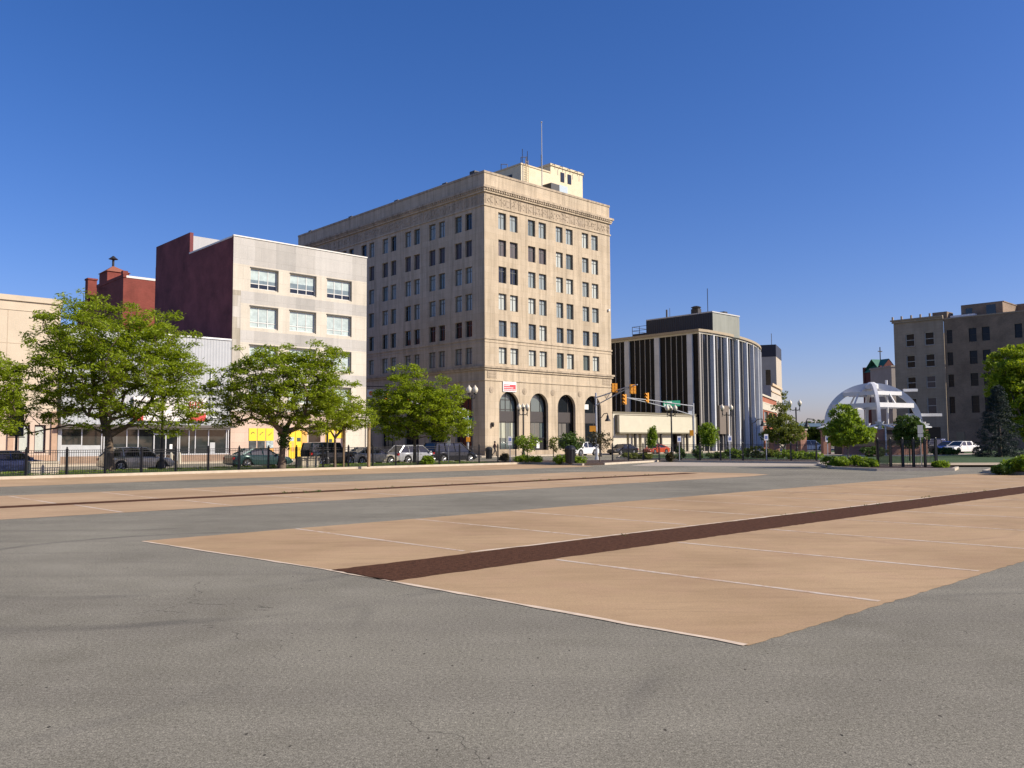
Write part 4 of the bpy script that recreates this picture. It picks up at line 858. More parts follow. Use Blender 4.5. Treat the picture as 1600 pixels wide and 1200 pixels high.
f2 = [(957, 720), (982, 719.6), (1005, 719.4), (1030, 719.5), (1062, 719.4), (1094, 719.4), (1126, 719.5), (1161, 719.7), (1198, 719.7), (1236, 719.8), (1276, 720.1)]
fence('picket_fence', 'black picket fence across the lot corner in front of the curved building', [g(x, y, .13) * 1 - Vector((0, 0, .13)) for x, y in f2])
fence('mesh_fence', 'short black fence of close heavy posts and dark mesh on the kerbed island', [g(x, y, .13) - Vector((0, 0, .13)) for x, y in ((1372, 728.2), (1392, 729), (1411, 729.4), (1428, 729.5), (1446, 729.7), (1463, 730))], step=.075, post=.07, top=1.7)

# ================================================================== LAMPS
def base_prof(h): return [(.26, 0), (.26, .12), (.2, .16), (.19, .5), (.13, .62), (.11, 1.0), (.085, 1.06), (.075, h)]
def acorn(o, c, s=1.0, m=None):
    mb = MB(); mb.lathe(c, [(.09 * s, 0), (.13 * s, .06 * s), (.12 * s, .1 * s)], 10); mb.build('lamp_holder', BLACK, o)
    mb = MB(); mb.lathe(c, [(.11 * s, .1 * s), (.2 * s, .22 * s), (.23 * s, .36 * s), (.19 * s, .5 * s), (.1 * s, .6 * s), (.05 * s, .68 * s), (.015 * s, .74 * s)], 12); mb.build('globe', m or GLOBE, o, smooth=True)
def twin_lamp(label, loc, h, arms=((-.42, 0), (.42, 0)), rz=0., up=.35, s=1.0, finial=True, curl=True):
    o = thing('street_lamp', label, 'street lamp', loc, rz, 'black ornamental street lamps'); mb = MB(); mb.lathe((0, 0, 0), base_prof(h), 12); mb.build('pole', BLACK, o)
    for dx, dy in arms:
        mb = MB(); mb.tube([(0, 0, h - .25)] + [(dx * (1 - (1 - t) ** 2), dy * (1 - (1 - t) ** 2), h - .25 - .12 * math.sin(math.pi * t) + up * t * t) for t in (.2, .4, .6, .8, 1)], .045, 6)
        if curl: mb.tube([(dx, dy, h - .25 + up), (dx, dy, h - .25 + up - .55)], .03, 5); mb.lathe((dx, dy, h - .3 + up - .5), [(.01, 0), (.05, .05), (.01, .1)], 6)
        mb.build('arm', BLACK, o); acorn(o, (dx, dy, h - .25 + up), s)
    if finial: mb = MB(); mb.lathe((0, 0, h), [(.08, 0), (.11, .1), (.05, .2), (.07, .35), (.01, .55)], 8); mb.build('finial', BLACK, o)
    return o
twin_lamp('twin-globe street lamp standing at the shaded corner of the limestone block', g(738, 717.5, .13), 6.2, ((-.3, .0), (.3, .0)), s=1.25, curl=False, finial=False)
twin_lamp('candelabra street lamp with upright globes in front of the first and second arches', g(818, 716, .13), 4.7, ((-.42, -.0), (.42, 0), (0, .42)), s=1.05)
twin_lamp('candelabra street lamp standing in front of the blank cream panel', g(1050, 714, .13), 4.6, ((-.42, 0), (.42, 0), (0, .42)), s=1.0)
twin_lamp('twin-globe street lamp in front of the taupe drum of the curved building', g(1137, 713.5, .13), 4.6, ((-.46, 0), (.46, 0)), s=1.0, finial=False)
twin_lamp('twin-globe street lamp rising behind the pale young tree', gd(1245, 92), 5.3, ((-.62, 0), (.42, 0)), s=1.0, finial=False)
def mid_lamp(label, loc, h):
    o = thing('street_lamp', label, 'street lamp', loc, 0, 'black ornamental street lamps'); mb = MB(); mb.lathe((0, 0, 0), base_prof(h), 12); mb.build('pole', BLACK, o); acorn(o, (0, 0, h), 1.1)
mid_lamp('black lamp pole half hidden in the widest tree, right of its trunk', wp(*ab(g(252, 733.5, .13)), .13), 4.6)
mid_lamp('black lamp pole inside the crown right of the tree before yellow posters', g(511, 727.5, .13), 4.4)
def bell_lamp(label, loc, h, dx):
    o = thing('bell_lamp', label, 'street lamp', loc, 0, 'black bell lamps on curved arms'); mb = MB(); mb.lathe((0, 0, 0), [(.2, 0), (.18, .4), (.09, .5), (.07, h)], 10); mb.cyl((0, 0, h), (0, 0, h + .35), .03); mb.build('pole', BLACK, o)
    mb = MB(); mb.tube([(0, 0, h - .1), (dx * .25, 0, h + .05), (dx * .5, 0, h + .42), (dx * .95, 0, h + .5), (dx, 0, h + .3)], .05, 6); mb.build('arm', BLACK, o)
    mb = MB(); mb.lathe((dx, 0, h - .45), [(.36, 0), (.3, .15), (.16, .35), (.14, .6), (.05, .78)], 12); mb.build('shade', BLACK, o)
bell_lamp('bell lamp on curved arm beside the left foot of the white dome', gd(1285, 105), 3.9, -1.85)
bell_lamp('bell lamp on straight arm near the right end of the limestone block front', gd(938, 101), 4.6, .9)
bell_lamp('bell lamp on curved arm in front of the far edge of the curved building', gd(1176, 112), 4.1, 1.35)
# banner pole at far left
o = thing('banner_pole', 'dark pole carrying a long dark banner at the left edge before the stucco building', 'banner pole', g(24, 734, .13), R(43)); mb = MB(); mb.lathe((0, 0, 0), base_prof(5.4), 10); mb.build('pole', BLACK, o)
mb = MB(); mb.box(-.42, -.02, 2.2, .42, .02, 4.4); mb.build('banner', mat('slate_banner', (.05, .055, .06), .7), o)
mb = MB(); mb.cyl((-.5, 0, 4.45), (.5, 0, 4.45), .03); mb.cyl((-.5, 0, 2.15), (.5, 0, 2.15), .03); mb.build('bracket', BLACK, o)
mb = MB(); mb.lathe((0, 0, 5.4), [(.09, 0), (.22, .2), (.25, .4), (.12, .6), (.02, .75)], 10); mb.build('globe', GLOBE, o)

# ================================================================== SIGNALS
def signal_head(o, c, yaw, n=3, cols=1, s=1.0, lit=None):
    """housing with round visors; faces local -y turned by yaw"""
    T = Matrix.Translation(c) @ Matrix.Rotation(yaw, 4, 'Z')
    mb = MB(); h = n * .36 * s
    def bx(*a): mb.box(*a, T=lambda x, y, z: tuple(T @ Vector((x, y, z))))
    for k in range(cols):
        x = (k - (cols - 1) / 2) * .36 * s; bx(x - .17 * s, -.1 * s, -h / 2, x + .17 * s, .12 * s, h / 2)
        for i in range(n): bx(x - .12 * s, .12 * s, -h / 2 + (i + .15) * .36 * s, x + .12 * s, .16 * s, -h / 2 + (i + .85) * .36 * s)
    vz = mb; le = MB()
    for k in range(cols):
        for i in range(n):
            x = (k - (cols - 1) / 2) * .36 * s; z = -h / 2 + (i + .5) * .36 * s; r = .14 * s
            le.cyl(T @ Vector((x, -.1 * s, z)), T @ Vector((x, -.115 * s, z)), r, r, 12)
            for q in range(9):
                t0, t1 = math.pi * (-.15 + 1.3 * q / 9), math.pi * (-.15 + 1.3 * (q + 1) / 9)
                P_ = [Vector((x + r * 1.08 * math.cos(t), y, z + r * 1.08 * math.sin(t))) for t, y in ((t0, -.1 * s), (t1, -.1 * s), (t1, -.38 * s), (t0, -.38 * s))]
                P_[2].y += .1 * s * (1 - math.sin((t0 + t1) / 2)); P_[3].y += .1 * s * (1 - math.sin((t0 + t1) / 2))
                vz.quad(*[T @ p for p in P_])
    hd = mb.build('signal_head', YEL, o); le.build('lens', mat('dark_lens', (.04, .012, .01), .2), hd)
def img_at(x, y, D):
    d = ray(x, y); return d * (D / d.y) + Vector((0, 0, H))
SIGS = {}
def signal_pole(label, base, h, arm_pts, low_pts, r=.12):
    o = thing('traffic_signal', label, 'traffic signal', base, 0, 'traffic signals on mast arms'); mb = MB(); mb.cyl((0, 0, 0), (0, 0, h), r, r * .8, 10); mb.cyl((0, 0, 0), (0, 0, .3), r * 1.7, r * 1.5, 10); mb.cyl((0, 0, h), (0, 0, h + .1), r * .95, .03, 10); mb.build('pole', GALV, o)
    m1 = MB(); m1.tube(arm_pts, .065, 7, r1=.05); m1.tube(low_pts, .06, 7, r1=.045)
    for f in (.35, .6, .8):
        k = f * (len(arm_pts) - 1); i = min(int(k), len(arm_pts) - 2); a = Vector(arm_pts[i]).lerp(Vector(arm_pts[i + 1]), k - i); k = f * (len(low_pts) - 1); i = min(int(k), len(low_pts) - 2); b = Vector(low_pts[i]).lerp(Vector(low_pts[i + 1]), k - i); m1.cyl(a, b, .03, n=5)
    m1.build('mast_arm', GALV, o); return o
base = gd(932, 84); rel = lambda x, y, D: img_at(x, y, D) - base
o = signal_pole('traffic signal with mast arm rising to the right before the fourth arch', base, img_at(929, 615, 84).z, [rel(929, 622, 84), rel(945, 617, 83), rel(966, 609, 82), rel(984, 604, 80.5), rel(996, 601, 80)], [rel(930, 634, 84), rel(945, 626, 83), rel(966, 614.5, 82), rel(984, 605.5, 80.5)])
signal_head(o, rel(960, 606, 82) + Vector((0, .15, 0)), R(180 + 12), 3, 2, .8); signal_head(o, rel(989, 608, 80.3) + Vector((0, .15, 0)), R(180 + 12), 3, 2, .82)
pb_ = MB(); 
T_ = rel(924, 670, 84); pb_.box(-.66, -.2, T_.z - .28, -.1, .2, T_.z + .28); pb_.build('pedestrian_signal', YEL, o)
base = gd(1084, 97); rel = lambda x, y, D: img_at(x, y, D) - base
o = signal_pole('traffic signal with long mast arm and green name sign before the curved building', base, img_at(1084, 631, 97).z, [rel(1083, 634.5, 97), rel(1050, 630, 93.5), rel(1014, 625, 90), rel(979, 621.5, 86.5)], [rel(1083, 649, 97), rel(1050, 639, 93.5), rel(1014, 629.5, 90), rel(979, 621.5, 86.5)], .15)
signal_head(o, rel(976, 624, 86.2) + Vector((0, 0, 0)), R(-50), 3, 1, .95); signal_head(o, rel(1011, 621.5, 89.6), R(-50), 3, 1, .95)
c1 = rel(1036, 631, 92.2); c2 = rel(1062.5, 630, 94.8); mb = MB(); beam(mb, (c1 + Vector((0, 0, 0))), (c2 + Vector((0, 0, 0))), .06, .62); sn = mb.build('street_name_sign', GREEN, o)
mb = MB(); rr = random.Random(2); dd = (c2 - c1).normalized(); qn = Vector((dd.y, -dd.x, 0)).normalized() * .034
for z, x0, x1 in ((.14, .15, .35), (.14, .5, 1.25), (.14, 1.35, 1.7), (-.14, .2, .45), (-.14, .7, 1.3)):
    x = x0
    while x < x1:
        p = c1 + dd * x + qn; e = dd * .055; hh = Vector((0, 0, rr.uniform(.06, .1))); zz = Vector((0, 0, z)); mb.quad(p + zz - hh, p + e + zz - hh, p + e + zz + hh, p + zz + hh); x += .1
mb.build('white_lettering', WHITE, sn)
mb = MB(); T_ = rel(1081, 676.5, 97); mb.box(T_.x - .25, T_.y - .25, T_.z - .32, T_.x + .12, T_.y + .1, T_.z + .32); mb.build('pedestrian_signal', YEL, o)
mb = MB(); T_ = rel(1079, 645, 97); mb.box(T_.x - .3, T_.y - .3, T_.z - .15, T_.x + .1, T_.y, T_.z + .2); mb.build('camera_housing', WHITE, o)
base = gd(731, 92); rel = lambda x, y, D: img_at(x, y, D) - base
o = signal_pole('traffic signal with mast arm reaching left into the tree and small green signs', base, img_at(731, 643, 92).z, [rel(731, 648, 92), rel(700, 640, 91), rel(650, 628, 90), rel(602, 622, 89)], [rel(731, 655, 92), rel(700, 644, 91), rel(650, 630, 90), rel(602, 622, 89)])
for x, y, D in ((603, 620, 89), (636, 621, 89.7), (674, 633, 90.5), (701.5, 633, 91)): signal_head(o, rel(x, y, D), R(8), 3, 1, 1.0)
for x0, x1, y, D in ((725, 734.5, 654.5, 91.8), (735.5, 740, 654.5, 91.9)):
    mb = MB(); a = rel(x0, y, D); b = rel(x1, y, D); mb.box(a.x, a.y - .04, a.z - .13, b.x, a.y, a.z + .13); sn = mb.build('street_name_sign', GREEN, o)
    if x1 - x0 > 6:
        mb = MB()
        for i in range(5): mb.box(a.x + .12 + i * .09, a.y - .048, a.z - .05, a.x + .18 + i * .09, a.y - .042, a.z + .06)
        mb.build('white_lettering', WHITE, sn)
mb = MB(); T_ = rel(731.5, 686.5, 92); mb.box(T_.x - .2, T_.y - .25, T_.z - .25, T_.x + .2, T_.y + .1, T_.z + .25); mb.build('pedestrian_signal', YEL, o)
mb = MB(); T_ = rel(733, 664, 92); mb.box(T_.x - .12, T_.y - .12, T_.z - .35, T_.x + .2, T_.y - .1, T_.z + .35); mb.build('plate_sign', WHITE, o)
mb = MB(); T_ = rel(725, 640, 92); mb.box(T_.x - .15, T_.y - .3, T_.z - .12, T_.x + .15, T_.y, T_.z + .14); mb.build('camera_housing', WHITE, o)
# cobra lamp over the side street
o = thing('cobra_lamp', 'pale cobra-head street light showing above the small tree at the tall block', 'street lamp', gd(760, 118), 0); T_ = img_at(683, 601, 112) - o.location; mb = MB(); mb.cyl((0, 0, 0), (0, 0, T_.z - .5), .12, .09); mb.build('pole', GALV, o)
mb = MB(); mb.tube([(0, 0, T_.z - .6), (T_.x * .5, T_.y * .5, T_.z - .1), (T_.x, T_.y, T_.z)], .05, 6); mb.build('arm', GALV, o)
mb = MB(); mb.lathe((T_.x - .1, T_.y, T_.z - .08), [(.25, 0), (.42, .1), (.3, .2), (.1, .25)], 8); mb.build('lamp_head', WHITE, o)
# wall sign hanging on the limestone flank
o = thing('projecting_sign', 'pale projecting sign with round orange emblem on the shaded flank of the limestone block', 'sign', img_at(573, 614.5, 118), R(14)); mb = MB(); mb.box(.05, -.1, -.52, 3.1, .1, .52); sb_ = mb.build('board', mat('pale_sign', (.50, .55, .56), .5), o)
mb = MB(); mb.cyl((.58, -.1, 0), (.58, -.13, 0), .3, .3, 16); em = mb.build('emblem', mat('orange_emblem', (.52, .13, .035), .5), sb_)
mb = MB(); beam(mb, (.45, -.14, .14), (.56, -.14, -.16), .02, .06); beam(mb, (.56, -.14, -.16), (.7, -.14, .14), .02, .06); mb.build('emblem_mark', BLACK, em)
mb = MB()
for i, (h, k) in enumerate(((.22, 0), (.3, 1), (.24, 0), (.22, 0), (.3, 1), (.22, 0), (.24, 0))): mb.box(1.05 + i * .27, -.11, .0 + .03 * k, 1.2 + i * .27, -.102, h)
mb.build('lettering', mat('teal_letter', (.03, .14, .12), .5), sb_)
mb = MB(); mb.cyl((-.5, 0, .95), (3.2, 0, .95), .06); mb.cyl((.3, 0, .5), (.3, 0, .95), .03); mb.cyl((2.8, 0, .5), (2.8, 0, .95), .03); mb.build('bracket', DARKM, o)

# ================================================================== PARKING SIGNS
def parking_sign(label, loc, h, two=True, back=False):
    o = thing('parking_sign', label, 'sign', loc, 0, 'reserved parking signs on thin posts'); mb = MB(); mb.box(-.03, .0, -.02, .03, .03, h); mb.build('post', GALV, o)
    pm = WHITE if not back else mat('sign_back_grey', (.32, .33, .33), .5)
    mb = MB(); mb.box(-.16, -.015, h - .5, .16, 0, h); pl_ = mb.build('sign_plate', pm, o)
    if two: mb = MB(); mb.box(-.16, -.015, h - .72, .16, 0, h - .53); mb.build('lower_plate', pm, o)
    if back: return
    mb = MB(); mb.box(-.1, -.019, h - .38, .1, -.016, h - .14); mb.build('blue_square', BLUE, pl_)
    mb = MB(); mb.cyl((-.02, -.02, h - .165), (-.02, -.022, h - .165), .018, .018, 8)
    mb.tube([(-.02, -.021, h - .19), (-.02, -.021, h - .25), (.03, -.021, h - .25), (.05, -.021, h - .31)], .009, 4)
    for q in range(8): t0, t1 = R(120 + q * 30), R(150 + q * 30); mb.cyl((-.01 + .055 * math.cos(t0), -.021, h - .285 + .055 * math.sin(t0)), (-.01 + .055 * math.cos(t1), -.021, h - .285 + .055 * math.sin(t1)), .009, n=4)
    mb.build('wheelchair_symbol', WHITE, pl_)
parking_sign('white reserved parking sign on a post in front of the dark minivan', g(701, 724, .13), 2.15)
parking_sign('white reserved parking sign before the curtained first arch', g(797, 722.5, .13), 2.1)
parking_sign('grey sign with blue square by the dark entry of the low pale building', g(1062, 719.6, .13), 2.05, False)
parking_sign('reserved parking sign on a post below the taupe drum', g(1141, 719.6, .13), 2.05, False)
parking_sign('blue and white reserved parking sign before the orange brick shop', g(1198, 719.8, .13), 2.15, False)
parking_sign('blue and white reserved parking sign beside the left pier of the dome', g(1294, 721, .13), 2.0, False)
parking_sign('parking sign seen from behind on the island before the dome', g(1440, 729.6, .13), 2.5, True, True)
for x, lab in ((537, 'slim pale post standing right of the dark boxy utility car'), (576, 'thick pale post at the kerb before the end of the panelled block')):
    o = thing('kerbside_post', lab, 'post', g(x, 729.6, .13), 0); mb = MB(); mb.cyl((0, 0, 0), (0, 0, 2.6 if x < 550 else 3.0), .07 if x < 550 else .11, n=8); mb.build('shaft', mat('timber_post', (.30, .21, .12), .9, .2, 5, stretch=(1, 1, .2)), o); mb = MB(); mb.cyl((0, 0, 2.6 if x < 550 else 3.0), (0, 0, 2.66 if x < 550 else 3.06), .09 if x < 550 else .13, n=8); mb.build('cap', GALV, o)

# ================================================================== STREET FURNITURE
def trash(label, loc, s=1.0):
    o = thing('litter_bin', label, 'litter bin', loc, 0, 'black litter bins'); mb = MB(); mb.lathe((0, 0, 0), [(.27 * s, 0), (.34 * s, .85 * s), (.36 * s, .88 * s), (.36 * s, .93 * s)], 14)
    for i in range(14): t = 2 * math.pi * i / 14; mb.cyl((.28 * s * math.cos(t), .28 * s * math.sin(t), 0), (.36 * s * math.cos(t), .36 * s * math.sin(t), .92 * s), .015, n=4)
    mb.build('bin_body', BLACK, o); mb = MB(); mb.lathe((0, 0, .93 * s), [(.37 * s, 0), (.36 * s, .1 * s), (.2 * s, .24 * s), (.12 * s, .26 * s)], 14); mb.build('bin_lid', BLACK, o)
trash('black dome-topped litter bin on the mulch before the white utility car', g(891, 724, .13), 1.15)
trash('black litter bin behind the fence left of the walking person', g(764, 717, .13), 1.0)
def planter(label, loc, L=1.7):
    o = thing('concrete_planter', label, 'planter', loc, ANG, 'square concrete planters by the kerb'); mb = MB(); mb.box(-L / 2, -.45, 0, L / 2, .45, .62); mb.box(-L / 2 - .04, -.49, .62, L / 2 + .04, .49, .72); mb.build('box', KERB, o); mb = MB(); mb.box(-L / 2 + .08, -.4, .72, L / 2 - .08, .4, .735); mb.build('soil', SOIL, o)
planter('concrete planter right of the blue sedan at left', g(66, 741, .13), 1.4); planter('concrete planter left of the dark boxy utility car', g(480, 730, .13), 1.3)
def bollard(label, loc): 
    o = thing('bollard', label, 'bollard', loc, 0, 'short pale bollards on the far pavement'); mb = MB(); mb.lathe((0, 0, 0), [(.13, 0), (.12, .8), (.09, .92), (.03, .97)], 10); mb.build('post', CREAMF, o); mb = MB(); mb.lathe((0, 0, 0.001), [(.16, 0), (.16, .08)], 10); mb.build('base', KERB, o)
bollard('left one of two short pale bollards outside the corrugated shop', gd(268, 70, .13)); bollard('right one of two short pale bollards outside the corrugated shop', gd(281, 70, .13))

# ================================================================== CARS
def lerp(k, x):
    for (x0, y0), (x1, y1) in zip(k, k[1:]):
        if x0 <= x <= x1: return y0 + (y1 - y0) * (x - x0) / (x1 - x0)
    return k[0][1] if x < k[0][0] else k[-1][1]
def make_car(label, cat, loc, rz, color, kind='sedan', group=None, name=None, metal=.35, dirty=False):
    S = dict(sedan=dict(L=4.75, W=1.8, H=1.42, prof=[(-2.37, .72), (-2.3, .93), (-1.45, .99), (-.6, .94), (.85, .93), (1.0, .91), (2.1, .74), (2.37, .55)], ws=(1.15, .35), rw=(-.75, -1.62), r=.32, ax=(1.42, -1.32)),
             wagon=dict(L=4.5, W=1.78, H=1.55, prof=[(-2.25, .7), (-2.2, .97), (-1.4, .98), (.9, .95), (1.0, .95), (2.0, .82), (2.25, .58)], ws=(1.15, .4), rw=(-1.55, -2.12), r=.33, ax=(1.35, -1.28)),
             suv=dict(L=4.55, W=1.82, H=1.72, prof=[(-2.27, .75), (-2.22, 1.05), (-1.4, 1.06), (.85, 1.03), (1.0, 1.02), (2.05, .95), (2.27, .7)], ws=(1.05, .5), rw=(-1.9, -2.18), r=.37, ax=(1.38, -1.3)),
             van=dict(L=4.95, W=1.95, H=1.76, prof=[(-2.47, .75), (-2.42, 1.02), (-1.4, 1.03), (1.2, 1.0), (1.35, .98), (2.2, .82), (2.47, .6)], ws=(1.75, .75), rw=(-2.05, -2.36), r=.34, ax=(1.62, -1.4)),
             jeep=dict(L=4.2, W=1.78, H=1.82, prof=[(-2.1, .8), (-2.08, 1.12), (-1.2, 1.13), (.65, 1.12), (.75, 1.1), (1.95, 1.08), (2.1, .95)], ws=(.75, .5), rw=(-1.95, -2.06), r=.38, ax=(1.3, -1.2)),
             coupe=dict(L=4.5, W=1.75, H=1.33, prof=[(-2.25, .7), (-2.18, .92), (-1.5, .95), (-.6, .9), (.75, .88), (.9, .86), (2.0, .7), (2.25, .5)], ws=(1.05, .25), rw=(-.5, -1.55), r=.31, ax=(1.35, -1.25)))[kind]
    L, W, Hh = S['L'], S['W'], S['H']; hw = W / 2; r = S['r']; ar = r * 1.18
    o = thing(name or 'parked_car', label, cat, loc, rz, group)
    PM = color
    xs = sorted({-L / 2, -L / 2 + .06, L / 2 - .06, L / 2, *[-L / 2 + .2 * i for i in range(1, int(L / .2))], *[a + ar * math.cos(R(t)) for a in S['ax'] for t in range(0, 181, 15)], *[p[0] for p in S['prof']]}); xs = [x for i, x in enumerate(xs) if i == 0 or x - xs[i - 1] > .015]
    b = MB(); rings = []
    for x in xs:
        e = abs(x) / (L / 2); w = hw * (1 - .10 * max(0, (e - .72) / .28) ** 2 - .04 * max(0, (e - .93) / .07)); zt_ = lerp(S['prof'], x); zbm = .22 + .12 * max(0, (e - .85) / .15)
        za = zbm
        for a in S['ax']:
            if abs(x - a) < ar: za = max(za, r + math.sqrt(max(0, ar * ar - (x - a) ** 2)))
        za = min(za, zt_ - .12); zm = za + (zt_ - za) * .5; 
        half = [(0, za), (w * .96, za), (w, za + .03), (w * 1.0, zm), (w * .985, zt_ - .1), (w * .93, zt_ - .025), (w * .8, zt_), (0, zt_ + .02)]
        rings.append([(x, y, z) for y, z in half] + [(x, -y, z) for y, z in reversed(half[1:-1])])
    n = len(rings[0]); vs = [v for q in rings for v in q]; fs = []
    for i in range(len(rings) - 1):
        for k in range(n): fs.append((i * n + k, i * n + (k + 1) % n, (i + 1) * n + (k + 1) % n, (i + 1) * n + k))
    fs += [tuple(range(n)), tuple(range(len(vs) - 1, len(vs) - n - 1, -1))]; b.add(vs, fs); b.build('body', PM, o, smooth=False)
    xc, xf = S['ws']; xr, xb = S['rw']; wb_ = hw - .07; wt = hw - .25; zr = Hh - .03; zc_ = lerp(S['prof'], xc) - .0; zb_ = lerp(S['prof'], xb) - .0
    P = lambda x, y, z: (x, y, z); G_ = mat('car_glass', (.014, .017, .02), .05, spec=.7)
    m = MB(); m.quad((xc, wb_ - .04, zc_), (xc, -wb_ + .04, zc_), (xf, -wt, zr), (xf, wt, zr)); m.build('windshield', G_, o)
    m = MB(); m.quad((xb, wb_ - .04, zb_), (xb, -wb_ + .04, zb_), (xr, -wt, zr), (xr, wt, zr)); m.build('rear_window', G_, o)
    for s in (1, -1):
        m = MB(); m.add([(xc, s * wb_, zc_ - .01), (xf, s * wt, zr), (xr, s * wt, zr), (xb, s * wb_, zb_ - .01), (0, s * wb_, lerp(S['prof'], 0) - .01)], [(0, 1, 2, 3, 4)]); m.build('side_window', G_, o)
    m = MB(); k = 8
    pts = [(xf + .05, zr - .02), (xf - .05, zr + .02), ((xf + xr) / 2, Hh + .015), (xr + .05, zr + .02), (xr - .04, zr - .02)]
    for (x0, z0), (x1, z1) in zip(pts, pts[1:]):
        ys = [-wt - .03, -wt + .08, 0, wt - .08, wt + .03]; dz = [-.05, 0, .02, 0, -.05]
        for j in range(4): m.quad((x0, ys[j], z0 + dz[j]), (x0, ys[j + 1], z0 + dz[j + 1]), (x1, ys[j + 1], z1 + dz[j + 1]), (x1, ys[j], z1 + dz[j]))
    mids = [(.12, .05)] if kind == 'coupe' else [(-.1, .045), (-1.05 if kind in ('sedan',) else -1.15, .05)]
    for s in (1, -1):
        m.tube([(xc, s * wb_, zc_ - .02), (xf, s * (wt + .01), zr)], .045, 5); m.tube([(xb, s * wb_, zb_ - .02), (xr, s * (wt + .01), zr)], .085 if kind in ('sedan', 'coupe') else .07, 5)
        m.tube([(xf, s * (wt + .012), zr - .01), (xr, s * (wt + .012), zr - .01)], .04, 5)
        for x, rr_ in mids: m.tube([(x + .05, s * (wb_ + .0), lerp(S['prof'], x) - .02), (x, s * (wt + .01), zr)], rr_, 5)
    m.build('roof', PM, o)
    for s in (1, -1):
        for x in S['ax']:
            m = MB(); y0, y1 = s * (hw - .22), s * (hw - .005); m.cyl((x, y0, r), (x, y1, r), r, r, 20); wl_ = m.build('wheel', RUBBER, o)
            m = MB(); m.cyl((x, y1 + s * .001, r), (x, y1 + s * .006, r), r * .64, r * .62, 16, 1); m.cyl((x, y1, r), (x, y1 + s * .02, r), r * .16, r * .14, 8)
            for q in range(5):
                t = 2 * math.pi * q / 5 + .3; m.cyl((x, y1 + s * .012, r), (x + r * .62 * math.cos(t), y1 + s * .012, r + r * .62 * math.sin(t)), r * .1, r * .085, 5)
            for q in range(16): t0, t1 = 2 * math.pi * q / 16, 2 * math.pi * (q + 1) / 16; m.cyl((x + r * .63 * math.cos(t0), y1 + s * .008, r + r * .63 * math.sin(t0)), (x + r * .63 * math.cos(t1), y1 + s * .008, r + r * .63 * math.sin(t1)), r * .05, n=4)
            m.build('rim', [CHROME, DARKM], wl_)
        zf = lerp(S['prof'], L / 2 - .12) - .17; m = MB(); m.box(L / 2 - .2, s * (hw * .52), zf - .02, L / 2 - .005, s * (hw * .86), zf + .11); m.build('headlight', LAMPW, o)
        zt_ = lerp(S['prof'], -L / 2 + .06) - .26; m = MB(); m.box(-L / 2 - .012, s * (hw * .62), zt_, -L / 2 + .22, s * (hw * .915), zt_ + .17); m.build('tail_light', LAMPR, o)
        m = MB(); m.box(xc - .25, s * (hw + .02), zc_ - .0, xc - .08, s * (hw + .17), zc_ + .13); m.cyl((xc - .16, s * (hw - .06), zc_ + .02), (xc - .16, s * (hw + .06), zc_ + .05), .025); m.build('mirror', PM, o)
        m = MB()
        for x in ((.95, -.12, -1.1) if kind != 'coupe' else (.85, -.55)): m.box(x - .006, s * (hw - .03), .38, x + .006, s * (hw + .0015), lerp(S['prof'], x) - .11)
        m.build('door_seam', BLACK, o)
        m = MB()
        for x in ((-.02, -1.0) if kind != 'coupe' else (-.4,)): m.box(x - .0, s * (hw - .01), .79, x + .2, s * (hw + .02), .825)
        m.build('door_handle', PM if kind != 'jeep' else BLACK, o)
    m = MB(); m.box(L / 2 - .05, -hw * .48, .5, L / 2 + .008, hw * .48, .62); m.box(L / 2 - .06, -hw * .6, .3, L / 2 + .008, hw * .6, .38); m.build('grille', BLACK, o)
    m = MB(); m.box(-L / 2 - .03, -hw * .9, .36, -L / 2 + .05, hw * .9, .52); m.box(L / 2 - .05, -hw * .9, .385, L / 2 + .02, hw * .9, .47); m.build('bumper', PM if kind != 'jeep' else BLACK, o)
    m = MB(); m.box(-.9, -hw + .15, .2, .9, hw - .15, .4); m.build('underbody', BLACK, o)
    if kind == 'jeep': m = MB(); m.cyl((-L / 2 - .02, .1, .95), (-L / 2 - .22, .1, .95), .36, .36, 16); m.build('spare_wheel', RUBBER, o)
    return o
def paint(name, c, metal=.3): return mat(name, c, .28, metal=metal, coat=.7)
G1 = 'cars parked along the near side of the street'
CB_ = 59.2
def along(x, b): return fb(x, 720, b)[0]
def pk(x, b=CB_): return wp(along(x, b), b)
make_car('dark blue sedan behind the fence at the left edge', 'car', pk(14), ANG, paint('blue_paint', (.035, .055, .15)), 'sedan', G1)
make_car('champagne silver crossover behind the trunk of the widest tree', 'car', pk(213), ANG, paint('champagne_paint', (.46, .42, .33)), 'wagon', G1)
make_car('dark green sedan behind the fence below the yellow posters', 'car', pk(404), ANG, paint('green_paint', (.012, .045, .042)), 'sedan', G1)
make_car('dark boxy utility car with spare wheel beside the concrete planter', 'car', pk(515), ANG, paint('dark_green_paint', (.012, .022, .02)), 'jeep', G1)
make_car('pale gold sedan behind the fence left of the small tree', 'car', pk(578), ANG, paint('gold_silver_paint', (.40, .37, .29)), 'sedan', G1)
make_car('silver hatchback behind the trunk of the small tree', 'car', pk(647), ANG, paint('silver_paint', (.42, .43, .44)), 'wagon', G1)
make_car('black minivan parked at the street corner left of the traffic signal', 'van', pk(702), ANG, paint('black_car_paint', (.012, .013, .015)), 'van', G1)
G2 = 'cars parked along the far kerb'
make_car('white utility car with dark nose in front of the fourth arch', 'car', wp(fb(911, 712, 73.6)[0], 73.6), ANG + math.pi, paint('white_car_paint', (.72, .72, .70), .0), 'suv', G2)
make_car('black sedan parked in front of the blank cream panel', 'car', wp(fb(973, 712, 73.8)[0], 73.8), ANG + math.pi, paint('black_car_paint', (.012, .013, .015)), 'sedan', G2)
